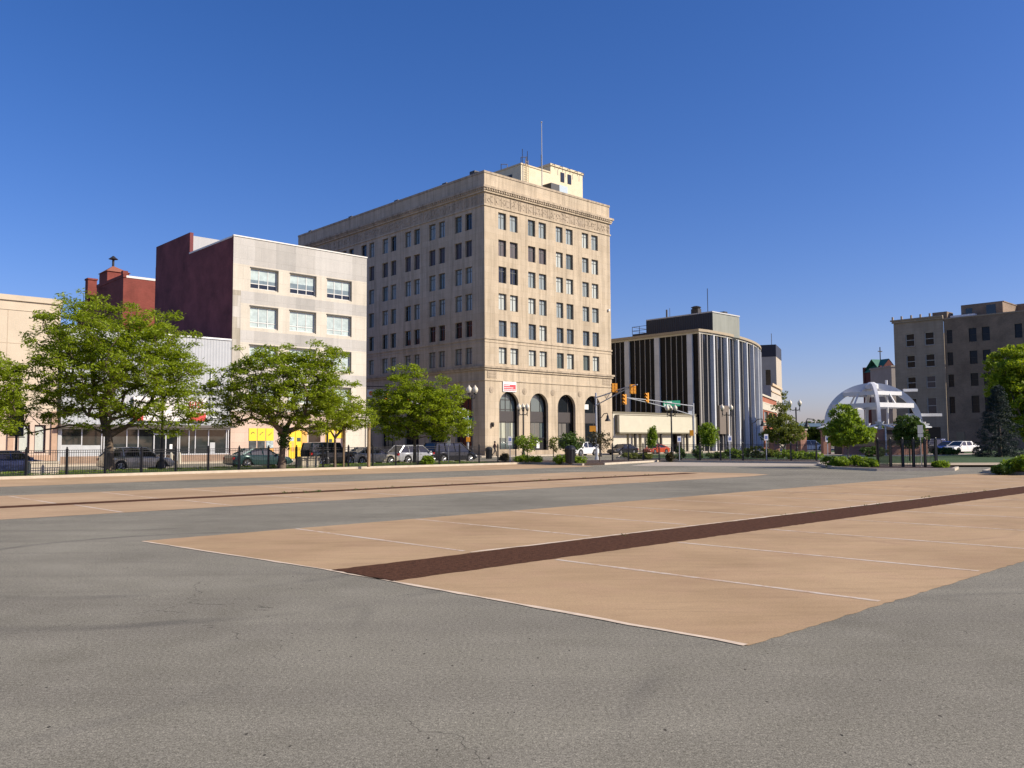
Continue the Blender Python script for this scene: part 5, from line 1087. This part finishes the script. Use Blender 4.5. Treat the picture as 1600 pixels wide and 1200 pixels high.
make_car('orange red coupe parked in front of the low pale building', 'car', wp(fb(1025, 712, 74)[0], 74), ANG + math.pi, paint('orange_red_paint', (.50, .075, .025), .1), 'coupe', G2)
G3 = 'cars parked on the plaza before the brown brick block'
make_car('black car half hidden behind the dark round tree by the dome', 'car', gd(1452, 103, .13), R(200), paint('black_car_paint', (.012, .013, .015)), 'suv', G3)
make_car('bright blue car before the garage door of the brown brick block', 'car', gd(1474, 103, .13), R(250), paint('bright_blue_paint', (.02, .07, .35)), 'sedan', G3)
make_car('white sedan glinting in sun between the blue car and the spruce', 'car', gd(1500, 101, .13), R(205), paint('white_car_paint', (.72, .72, .70), .0), 'sedan', G3)
make_car('white van beyond the brick gate piers', 'van', gd(1264, 150, .0), R(10), paint('white_car_paint', (.72, .72, .70), .0), 'van')

# ================================================================== PERSON
def person(label, loc, rz):
    o = thing('person', label, 'person', loc, rz)
    J = dict(pel=(0, 0, .95), chest=(0, 0, 1.3), neck=(0, 0, 1.48), head=(.03, 0, 1.6), top=(.02, 0, 1.72), hl=(0, .1, .9), hr=(0, -.1, .9), kl=(.22, .1, .5), kr=(-.08, -.1, .5), al=(.22, .1, .08), ar=(-.34, -.1, .16), tl=(.4, .1, .04), tr=(-.24, -.1, .03), sl=(0, .19, 1.4), sr=(0, -.19, 1.4), el=(-.12, .24, 1.13), er=(.1, -.24, 1.13), wl=(.0, .25, .9), wr=(.28, -.22, .95), fl=(.05, .25, .82), fr=(.34, -.2, .88))
    rad = dict(pel=.14, chest=.15, neck=.06, head=.1, top=.07, hl=.1, hr=.1, kl=.065, kr=.065, al=.045, ar=.045, tl=.035, tr=.035, sl=.065, sr=.065, el=.045, er=.045, wl=.03, wr=.03, fl=.035, fr=.035)
    E = [('pel', 'chest'), ('chest', 'neck'), ('neck', 'head'), ('head', 'top'), ('pel', 'hl'), ('pel', 'hr'), ('hl', 'kl'), ('hr', 'kr'), ('kl', 'al'), ('kr', 'ar'), ('al', 'tl'), ('ar', 'tr'), ('chest', 'sl'), ('chest', 'sr'), ('sl', 'el'), ('sr', 'er'), ('el', 'wl'), ('er', 'wr'), ('wl', 'fl'), ('wr', 'fr')]
    ks = list(J); me = bpy.data.meshes.new('skin'); me.from_pydata([J[k] for k in ks], [(ks.index(a), ks.index(b)) for a, b in E], [])
    t = bpy.data.objects.new('tmp', me); COL.objects.link(t); t.modifiers.new('s', 'SKIN')
    for i, k in enumerate(ks): me.skin_vertices[0].data[i].radius = (rad[k], rad[k]); me.skin_vertices[0].data[i].use_root = (i == 0)
    sd = t.modifiers.new('d', 'SUBSURF'); sd.levels = 2; sd.render_levels = 2
    dg = bpy.context.evaluated_depsgraph_get(); m2 = bpy.data.meshes.new_from_object(t.evaluated_get(dg)); bpy.data.objects.remove(t)
    SK, SHT, TR_ = mat('skin', (.16, .08, .05), .6), mat('dark_red_shirt', (.10, .03, .025), .8), mat('dark_trousers', (.02, .02, .025), .8)
    m2.materials.clear()
    for m in (SK, SHT, TR_): m2.materials.append(m)
    for p in m2.polygons:
        z = p.center.z; p.use_smooth = True; p.material_index = 2 if z < .93 and abs(p.center.y) < .19 else (1 if .93 <= z < 1.47 and not (z < 1.1 and abs(p.center.y) > .19) else 0)
    b = bpy.data.objects.new('body', m2); COL.objects.link(b); b.parent = o
    mb = MB(); mb.lathe((0.01, 0, 1.66), [(.115, -.06), (.12, 0), (.1, .08), (.04, .115)], 10); mb.build('hair', BLACK, o)
person('person in dark red shirt walking beside the litter bin at the limestone corner', gd(773, 99, .13), R(20))
# ================================================================== TREES AND PLANTS
def leaf_mesh(name, cen, rad, per, size, m, parent, seed, up=.75, droop=.0, aspect=.5):
    """many small leaf faces in flattened clumps around the given centres"""
    rg = np.random.default_rng(seed); cen = np.asarray(cen, float); N = len(cen); T = N * per
    c = np.repeat(cen, per, 0); rr = np.repeat(np.asarray(rad, float).reshape(-1, 3) if np.ndim(rad) > 1 else np.tile(rad, (N, 1)), per, 0)
    d = rg.normal(size=(T, 3)); d /= np.linalg.norm(d, axis=1)[:, None]; p = c + d * rr * (rg.random((T, 1)) ** .45)
    p[:, 2] -= droop * (np.linalg.norm((p - c)[:, :2], axis=1)) ** 2
    nrm = rg.normal(size=(T, 3)) * (1 - up) * 1.4; nrm[:, 2] += up; nrm /= np.linalg.norm(nrm, axis=1)[:, None]
    t = rg.normal(size=(T, 3)); t -= nrm * (t * nrm).sum(1)[:, None]; t /= np.linalg.norm(t, axis=1)[:, None]; b = np.cross(nrm, t)
    s = size * rg.uniform(.6, 1.35, (T, 1)); a = t * s; w = b * s * aspect
    V4 = np.stack([p - a, p + w * .8 - a * .1, p + a, p - w * .8 - a * .1], 1).reshape(-1, 3)
    me = bpy.data.meshes.new(name); me.vertices.add(T * 4); me.vertices.foreach_set('co', V4.astype(np.float32).ravel())
    me.loops.add(T * 4); me.loops.foreach_set('vertex_index', np.arange(T * 4, dtype=np.int32)); me.polygons.add(T)
    me.polygons.foreach_set('loop_start', np.arange(0, T * 4, 4, dtype=np.int32)); me.polygons.foreach_set('loop_total', np.full(T, 4, np.int32)); me.update(calc_edges=True)
    me.materials.append(m); o = bpy.data.objects.new(name, me); COL.objects.link(o)
    if parent: o.parent = parent
    return o
def grow(fork, targets, r0, trunk, rg, mb, sag=.12):
    """join every twig end to the nearest limb and give limbs their taper"""
    P = [np.array(q, float) for q in trunk]; par = [-1] + list(range(len(trunk) - 1)); path = [0.0] * len(P)
    order = np.argsort(np.linalg.norm(targets - fork, axis=1)); leafs = []
    base = len(trunk) - 1
    for i in order:
        t = targets[i]; A = np.array(P[base:]); pl = np.array(path[base:])
        dist = np.linalg.norm(A - t, axis=1); cost = dist + .28 * pl + np.where(A[:, 2] > t[2] + .35, 1.5, 0); j = int(np.argmin(cost)) + base
        a = P[j]; L = np.linalg.norm(t - a); n = max(1, int(L / .8)); prev = j
        for k in range(1, n + 1):
            f = k / n; q = a + (t - a) * f; q = q + np.array([0, 0, sag * L * math.sin(math.pi * f) * .6]) + (rg.normal(size=3) * .06 * L / n if k < n else 0)
            P.append(q); par.append(prev); path.append(path[prev] + L / n); prev = len(P) - 1
        leafs.append(prev)
    cnt = np.zeros(len(P))
    for lf in leafs:
        k = lf
        while k >= 0: cnt[k] += 1; k = par[k]
    tot = max(1, len(leafs)); rad = r0 * (cnt / tot) ** .47
    for k in range(1, len(P)):
        ra = rad[par[k]] if par[k] >= base else r0 * (1.0 - .25 * par[k] / max(1, base)); 
        if k <= base: mb.cyl(P[par[k]], P[k], ra * (1.35 if par[k] == 0 else 1), r0 * (1 - .25 * k / base), 9, cap=False); continue
        ra = min(ra, rad[k] * 1.9); rk = max(rad[k], .012); mb.cyl(P[par[k]], P[k], max(ra, .014), rk, 7 if rk > .05 else 4, cap=False)
    return np.array([P[k] for k in leafs])
def envelope(ells, n, rg, shell=.55):
    out = []; vol = np.array([e[3] * e[4] * e[5] for e in ells]); vol = vol / vol.sum()
    for e, v in zip(ells, vol):
        k = max(3, int(n * v)); d = rg.normal(size=(k, 3)); d /= np.linalg.norm(d, axis=1)[:, None]; r = shell + (1 - shell) * rg.random((k, 1)) ** .6
        r = np.where(rg.random((k, 1)) < .25, rg.random((k, 1)), r); out.append(np.array(e[:3]) + d * r * np.array(e[3:6]))
    return np.concatenate(out)
def tree(name, label, loc, ells, n, per, size, lm, r0, fork_h, seed, clump=(.6, .6, .24), bark=None, lean=(0, 0), group=None, up=.75, droop=.12, cat='tree', aspect=.5, inner=0):
    rg = np.random.default_rng(seed); o = thing(name, label, cat, loc, 0, group); fork = np.array([lean[0], lean[1], fork_h])
    tr = [np.array([0, 0, -.15]), np.array([lean[0] * .2, lean[1] * .2, fork_h * .35]), np.array([lean[0] * .7, lean[1] * .7, fork_h * .75]), fork]
    T = envelope(ells, n, rg); mb = MB(); ends = grow(fork, T, r0, tr, rg, mb); mb.build('trunk', bark or BARK, o, smooth=True)
    rad = np.array(clump) * rg.uniform(.7, 1.35, (len(ends), 1))
    leaf_mesh('crown', ends, rad, per, size, lm, o, seed + 1, up, droop, aspect)
    return o
TG = 'locust trees along the kerb'
# x (right), y (away), z, then half-sizes
tree('locust_tree', 'widest and tallest spreading tree with thick dark trunk before the corrugated shop', wp(*ab(g(172, 736, .13)), .13) - Vector((0, 0, .0)),
     [(-.6, 0, 7.6, 4.3, 4.0, 3.1), (.2, 0, 6.0, 5.2, 4.4, 2.7), (-4.2, .3, 4.4, 2.6, 2.6, 1.5), (-2.2, 0, 9.6, 2.3, 2.2, 1.5), (2.8, 0, 8.4, 2.4, 2.3, 1.9), (4.5, .2, 5.0, 1.9, 2.3, 2.2), (3.2, 0, 3.3, 2.3, 2.2, 1.25), (-5.4, 0, 3.0, 1.4, 1.5, .8), (-.6, -.5, 3.4, 2.2, 2, .9)], 900, 60, .13, LEAF1, .29, 2.2, 21, clump=(.6, .6, .24), lean=(-.15, 0), group=TG, aspect=.42)
tree('locust_tree', 'spreading tree with leafy trunk in front of the yellow posters', g(440, 732.5, .13),
     [(.2, 0, 5.2, 3.7, 3.4, 2.5), (-.3, 0, 6.9, 2.0, 2, 1.3), (2.6, 0, 6.9, 1.7, 1.7, 1.6), (-3.2, 0, 5.2, 1.9, 2, 1.5), (3.7, 0, 4.5, 1.7, 1.9, 1.5), (-3.6, 0, 3.3, 1.4, 1.6, .8), (-2.5, 0, 7.0, 1.3, 1.3, .9), (2.4, 0, 2.9, 1.6, 1.6, .8)], 600, 60, .125, LEAF1, .22, 2.3, 33, clump=(.54, .54, .22), lean=(.1, 0), group=TG, aspect=.42)
iv = leaf_mesh('ivy', [(.15 + .1 * math.sin(k * 2.3), -.1 + .1 * math.cos(k * 1.7), 1.4 + .16 * k) for k in range(9)], (.42, .35, .25), 60, .11, LEAF3, bpy.data.objects['locust_tree.001'], 5, .3)
tree('locust_tree', 'small slim tree merging into the crown right of the leafy-trunked tree', g(523, 730, .13),
     [(0, .4, 3.6, 2.2, 1.8, 1.3), (1.4, .4, 3.4, 1.5, 1.4, 1.0), (-.6, .3, 4.4, 1.3, 1.3, .9)], 120, 55, .12, LEAF1, .09, 2.0, 41, clump=(.45, .45, .18), group=TG, aspect=.42)
tree('locust_tree', 'bushy pointed tree in front of the shaded flank of the limestone block', g(648, 724.5, .13),
     [(.2, 0, 4.2, 3.2, 2.9, 2.0), (-.5, 0, 6.0, 1.7, 1.7, 1.9), (2.6, 0, 5.4, 1.5, 1.6, 1.5), (-2.4, 0, 4.6, 1.5, 1.6, 1.3), (3.1, 0, 3.2, 1.7, 1.8, 1.2), (-1.9, 0, 2.8, 1.5, 1.6, .9), (1.2, 0, 2.4, 1.8, 1.7, .7)], 540, 62, .12, LEAF1, .15, 1.9, 52, clump=(.5, .5, .24), group=TG, aspect=.5)
tree('locust_tree', 'tree cut off by the left edge of the photo, before the stucco building', g(-62, 741, .13),
     [(.4, 0, 5.2, 3.0, 3.0, 2.2), (2.2, 0, 4.6, 1.6, 1.8, 1.6), (1.8, 0, 3.0, 1.7, 1.7, .9)], 260, 60, .125, LEAF1, .24, 2.2, 63, clump=(.55, .55, .22), group=TG, aspect=.42)
SG = 'young trees on the corner bed'
def sapling(label, loc, h, w_, lm, seed, cz=.68, n=40, per=26, size=.09, sparse=(.3, .3, .22), bark=None, group=SG, name='young_tree', hr=None):
    return tree(name, label, loc, [(0, 0, h * cz, w_, w_, hr or h * (1 - cz) * .95)], n, per, size, lm, .03 + h * .006, h * .42, seed, clump=sparse, bark=bark, group=group, up=.4, droop=.0, aspect=.6)
sapling('sapling with light leaves left of the arched doorway, above clipped green shrubs', g(824, 722, .13), 2.35, .95, LEAF2, 71, n=46)
sapling('thin bare-looking sapling in front of the pier between the second and third arch', g(865, 722.5, .13), 2.2, .45, LEAF4, 72, n=20, per=16)
sapling('rounded olive sapling in front of the third arch', g(893, 723, .13), 2.35, 1.05, LEAF3, 73, n=60, per=30)
sapling('sparse purplish sapling behind the litter bin before the fourth arch', g(937, 721.5, .13), 2.5, .95, LEAFP, 74, n=42, per=18)
tree('columnar_tree', 'slim pointed tree with bare tip before the blank cream panel', gd(1019, 96, .13), [(0, 0, 2.0, .55, .55, 1.15), (.1, 0, 2.7, .3, .3, .8)], 60, 50, .1, LEAF2, .06, 1.0, 81, clump=(.25, .25, .3), up=.3, droop=0)
tree('columnar_tree', 'egg-shaped dense green tree at the corner fin of the curved building', gd(1107, 92, .13), [(0, 0, 2.25, .95, .95, 1.25)], 90, 60, .11, LEAF2, .08, 1.1, 82, clump=(.32, .32, .34), up=.3, droop=0)
tree('pale_young_tree', 'pale yellow-green pyramidal tree before the orange brick shop', gd(1224, 80, .13), [(0, 0, 2.2, 2.0, 1.8, .8), (-.2, 0, 3.3, 1.4, 1.3, .9), (0, 0, 4.5, .75, .7, .9), (.1, 0, 5.6, .3, .3, .75), (1.5, 0, 2.9, .6, .5, .6)], 230, 34, .12, LEAF4, .09, .9, 83, clump=(.35, .35, .24), bark=BARKP, up=.4, droop=0)
tree('young_maple', 'bright green pointed young tree with pale trunk on the island before the dome', g(1326, 727.8, .13), [(0, 0, 2.15, 1.45, 1.3, .85), (-.1, 0, 3.0, .85, .8, .75), (-.15, 0, 3.7, .35, .35, .5), (1.1, 0, 1.9, .6, .6, .5)], 170, 52, .115, LEAF2, .055, 1.0, 84, clump=(.3, .3, .22), bark=BARKP, up=.45, droop=0)
tree('young_maple', 'dark rounded young tree in front of the right foot of the dome', gd(1421, 66, .13), [(0, 0, 2.45, 1.05, 1.0, 1.15), (.1, 0, 1.9, 1.15, 1, .8)], 150, 60, .11, LEAF3, .06, 1.2, 85, clump=(.3, .3, .22), up=.45, droop=0)
# spruce
o = thing('spruce_tree', 'dark blue-green conical spruce at right before the brown brick block', 'tree', gd(1562, 80, .13)); mb = MB(); mb.cyl((0, 0, -.1), (0, 0, 6.6), .2, .03, 8); mb.build('trunk', BARK, o)
rg = np.random.default_rng(9); C_ = []; RR = []
for k in range(430):
    z = .25 + 6.4 * (1 - rg.random() ** .6); z = .25 + 6.3 * rg.random() ** 1.35; w_ = 2.55 * (1 - z / 6.9) ** .85; t = rg.random() * 2 * math.pi; f = rg.random() ** .45
    C_.append((math.cos(t) * w_ * f, math.sin(t) * w_ * f, z - .25 * f * w_ * .5)); RR.append((.34, .34, .16))
leaf_mesh('crown', C_, np.array(RR), 62, .09, NEEDLE, o, 10, .35, .35, .28)
tree('broad_tree', 'large bright green tree rising behind the spruce at the right edge', gd(1618, 88, .13), [(-1.6, 0, 8.8, 3.2, 3.2, 2.4), (0, 0, 6.4, 4.0, 3.8, 2.8), (-2.4, 0, 7.2, 2.2, 2.4, 1.9), (2.5, 0, 6.5, 3, 3, 3), (.4, 0, 3.4, 3.4, 3.2, 2.0), (-.2, 0, 10.4, 1.6, 1.6, 1.1)], 620, 62, .17, LEAF1, .3, 2.0, 91, clump=(.6, .6, .38), up=.5, droop=.05, aspect=.6)
# far trees behind the pavilion
for i, (x, D, h, w_) in enumerate(((1278, 185, 5.2, 6.0), (1250, 200, 4.2, 5.0), (1308, 190, 4.6, 5.4), (1345, 195, 5.0, 5.5))):
    tree('distant_tree', ['dark round distant tree between the gate piers and left dome foot', 'low distant tree left of the gate pier', 'distant tree seen under the left arc of the dome', 'distant tree behind the middle of the dome'][i], gd(x, D), [(0, 0, h * .62, w_, w_ * .8, h * .5)], 110, 40, .35, LEAF3, .25, 1.3, 100 + i, clump=(1.0, 1.0, .7), group='distant trees beyond the plaza', up=.45, aspect=.7)
# shrubs
SHN = [0]
def shrub(label, loc, w_, h, lm, seed, n=26, per=46, size=.075, group='low shrubs in the mulch beds', d_=None):
    o = thing('shrub', label, 'shrub', loc, 0, group); rg = np.random.default_rng(seed); e = envelope([(0, 0, h * .45, w_ * .85, (d_ or w_) * .85, h * .5)], n, rg, .5); e[:, 2] = np.abs(e[:, 2]); leaf_mesh('foliage', e, (.2, .2, .16), per, size, lm, o, seed + 1, .35, 0, .5)
    mb = MB()
    for q in e[:9]: mb.cyl((q[0] * .15, q[1] * .15, -.02), tuple(q), .014, .006, 4)
    mb.build('stem', BARK, o); return o
for x, y, w_, h, lm, lab in ((816, 722.5, .95, .62, LEAF2, 'low bright green shrub left of the arched doorway under the light-leaved sapling'), (835, 722.5, .75, .5, LEAF2, 'smaller bright green shrub just right of the light-leaved sapling trunk'),
    (878, 723.5, .95, .62, LEAF2, 'low bright green shrub between the thin sapling and the rounded sapling'), (903, 723.5, .85, .5, LEAF2, 'low green shrub just left of the dome-topped litter bin'),
    (789, 721.5, .6, .75, LEAFP, 'brownish shrub behind the fence left of the first arch sign'), (668, 726, .55, .65, LEAF2, 'round green shrub before the silver hatchback rear'),
    (1064, 719, .5, 1.35, LEAF3, 'dark upright conifer shrub right of the dark entry sign'), (1090, 719, .55, 1.25, LEAF3, 'dark upright conifer shrub beside the long-armed signal pole'), (1048, 719.5, .4, .7, LEAFP, 'reddish shrub at the foot of the cream-panel lamp')):
    SHN[0] += 1; shrub(lab, g(x, y, .13), w_, h, lm, 200 + SHN[0], n=30)
for x, D, w_, h, lm, lab in ((1150, 80, 1.3, 1.0, LEAF2, 'flowering green shrub below the taupe drum'), (1181, 82, 1.5, 1.15, LEAF4, 'pale flowering shrub at the far edge of the curved building'), (1205, 84, .9, .8, LEAF4, 'pale shrub at the orange brick shop sign'), (1120, 79, 1.2, .6, LEAF3, 'low dark shrub right of the egg-shaped tree'), (1230, 74, 1.4, .8, LEAF2, 'dense green shrub under the pale young tree'), (1262, 74, 1.4, .75, LEAF2, 'green shrub before the sunlit gate pier'), (985, 84, 1.0, .5, LEAF4, 'dry grassy shrub before the black far-kerb sedan'), (1010, 80, .8, .45, LEAF4, 'dry grassy shrub before the orange red coupe')):
    SHN[0] += 1; shrub(lab, gd(x, D, .13), w_, h, lm, 200 + SHN[0], n=44, size=.09)
for x, y, w_, h, lab in ((1303, 727.5, .8, .62, 'leftmost leafy shrub on the island before the dome'), (1316, 728.5, .6, .55, 'leafy shrub just left of the pale island trunk'), (1342, 728, .85, .62, 'leafy shrub just right of the pale island trunk'), (1360, 729.5, .6, .42, 'small leafy shrub beside the first heavy fence post'), (1470, 730.5, .45, .35, 'grassy tuft right of the last heavy fence post')):
    SHN[0] += 1; shrub(lab, g(x, y, .13), w_, h, LEAF2, 200 + SHN[0], n=40)
for x, y, w_, h, lm, lab in ((1588, 737.5, .9, .72, LEAF2, 'bright green shrub on the right kerbed island'), (1606, 738, .9, .8, LEAF2, 'bright green shrub cut by the right edge of the photo'), (1566, 738, .5, .3, LEAF3, 'low olive shrub at the left of the right kerbed island')):
    SHN[0] += 1; shrub(lab, g(x, y, .13), w_, h, lm, 200 + SHN[0], n=46)
shrub('dark clipped hedge shrub before the blue car on the plaza', gd(1478, 92, .13), 1.8, .8, LEAF3, 260, n=60, size=.1, d_=.7)
shrub('dark clipped hedge shrub behind the dome seat wall', gd(1362, 84, .13), 1.7, 1.0, LEAF3, 262, n=60, size=.1)
# grass blades and weeds nobody could count
rg = np.random.default_rng(77); C_ = []
for k in range(900):
    p = wp(8 + rg.random() * 38, 51.2 + rg.random() * 5.2); C_.append((p.x, p.y, .2))
o = leaf_mesh('grass', C_, (.35, .35, .05), 14, .07, LEAF2, None, 3, .1, 0, .2); o['kind'] = 'stuff'
C_ = []
for k in range(60):
    a = 15 + rg.random() ** 1.6 * 22; p = wp(a, 27.2 + rg.random() * .95); C_.append((p.x, p.y, .03))
for k in range(14):
    p = wp(8 + rg.random() * 26, 10.25 + rg.normal() * .12); C_.append((p.x, p.y, .02))
o = leaf_mesh('weeds', C_, (.09, .09, .03), 9, .03, LEAF3, None, 5, .2, 0, .3); o['kind'] = 'stuff'
# ================================================================== CAMERA, LIGHT
cam = bpy.data.cameras.new('camera'); co = bpy.data.objects.new('camera', cam); COL.objects.link(co); sc.camera = co
cam.sensor_width = 36; cam.sensor_fit = 'HORIZONTAL'; cam.lens = 36 * F / 1600; cam.clip_end = 5000; cam.clip_start = .05
fw_ = Vector((0, math.cos(PITCH), math.sin(PITCH))); up_ = Vector((0, -math.sin(PITCH), math.cos(PITCH))); rt_ = Vector((1, 0, 0))
c_, s_ = math.cos(ROLL), math.sin(ROLL)
# image x axis and y axis rotated by the small roll of the hand-held phone
ix = rt_ * c_ - up_ * s_; iy = rt_ * s_ + up_ * c_
Mx = Matrix((ix, iy, -fw_)).transposed()
co.matrix_world = Matrix.Translation((0, 0, H)) @ Mx.to_4x4()
SAZ, SEL = R(104), R(32)
sv = Vector((math.sin(SAZ) * math.cos(SEL), math.cos(SAZ) * math.cos(SEL), math.sin(SEL)))
sun = bpy.data.lights.new('sun', 'SUN'); sun.energy = 4.6; sun.angle = R(.53); sun.color = (1, .90, .75)
so_ = bpy.data.objects.new('sun', sun); COL.objects.link(so_); so_.rotation_euler = sv.to_track_quat('Z', 'Y').to_euler(); so_.location = (60, -20, 60)
wd_ = bpy.data.worlds.new('World'); sc.world = wd_; wd_.use_nodes = True
nt = wd_.node_tree; sk = nt.nodes.new('ShaderNodeTexSky'); sk.sky_type = 'NISHITA'; sk.sun_disc = False; sk.sun_elevation = SEL; sk.sun_rotation = SAZ
sk.air_density = 1.0; sk.dust_density = .9; sk.ozone_density = 3.5; sk.altitude = 200
bg = nt.nodes['Background']; hs = nt.nodes.new('ShaderNodeHueSaturation'); hs.inputs['Saturation'].default_value = 1.27; nt.links.new(sk.outputs[0], hs.inputs['Color']); tn = nt.nodes.new('ShaderNodeMix'); tn.data_type = 'RGBA'; tn.blend_type = 'MULTIPLY'; tn.inputs[0].default_value = 1; tn.inputs[7].default_value = (1.27, 1.085, 1.43, 1); nt.links.new(hs.outputs[0], tn.inputs[6]); nt.links.new(tn.outputs[2], bg.inputs[0]); bg.inputs[1].default_value = .072
vs_ = sc.view_settings; vs_.view_transform = 'Standard'; vs_.look = 'None'; vs_.exposure = .46; vs_.gamma = 1; vs_.use_curve_mapping = False
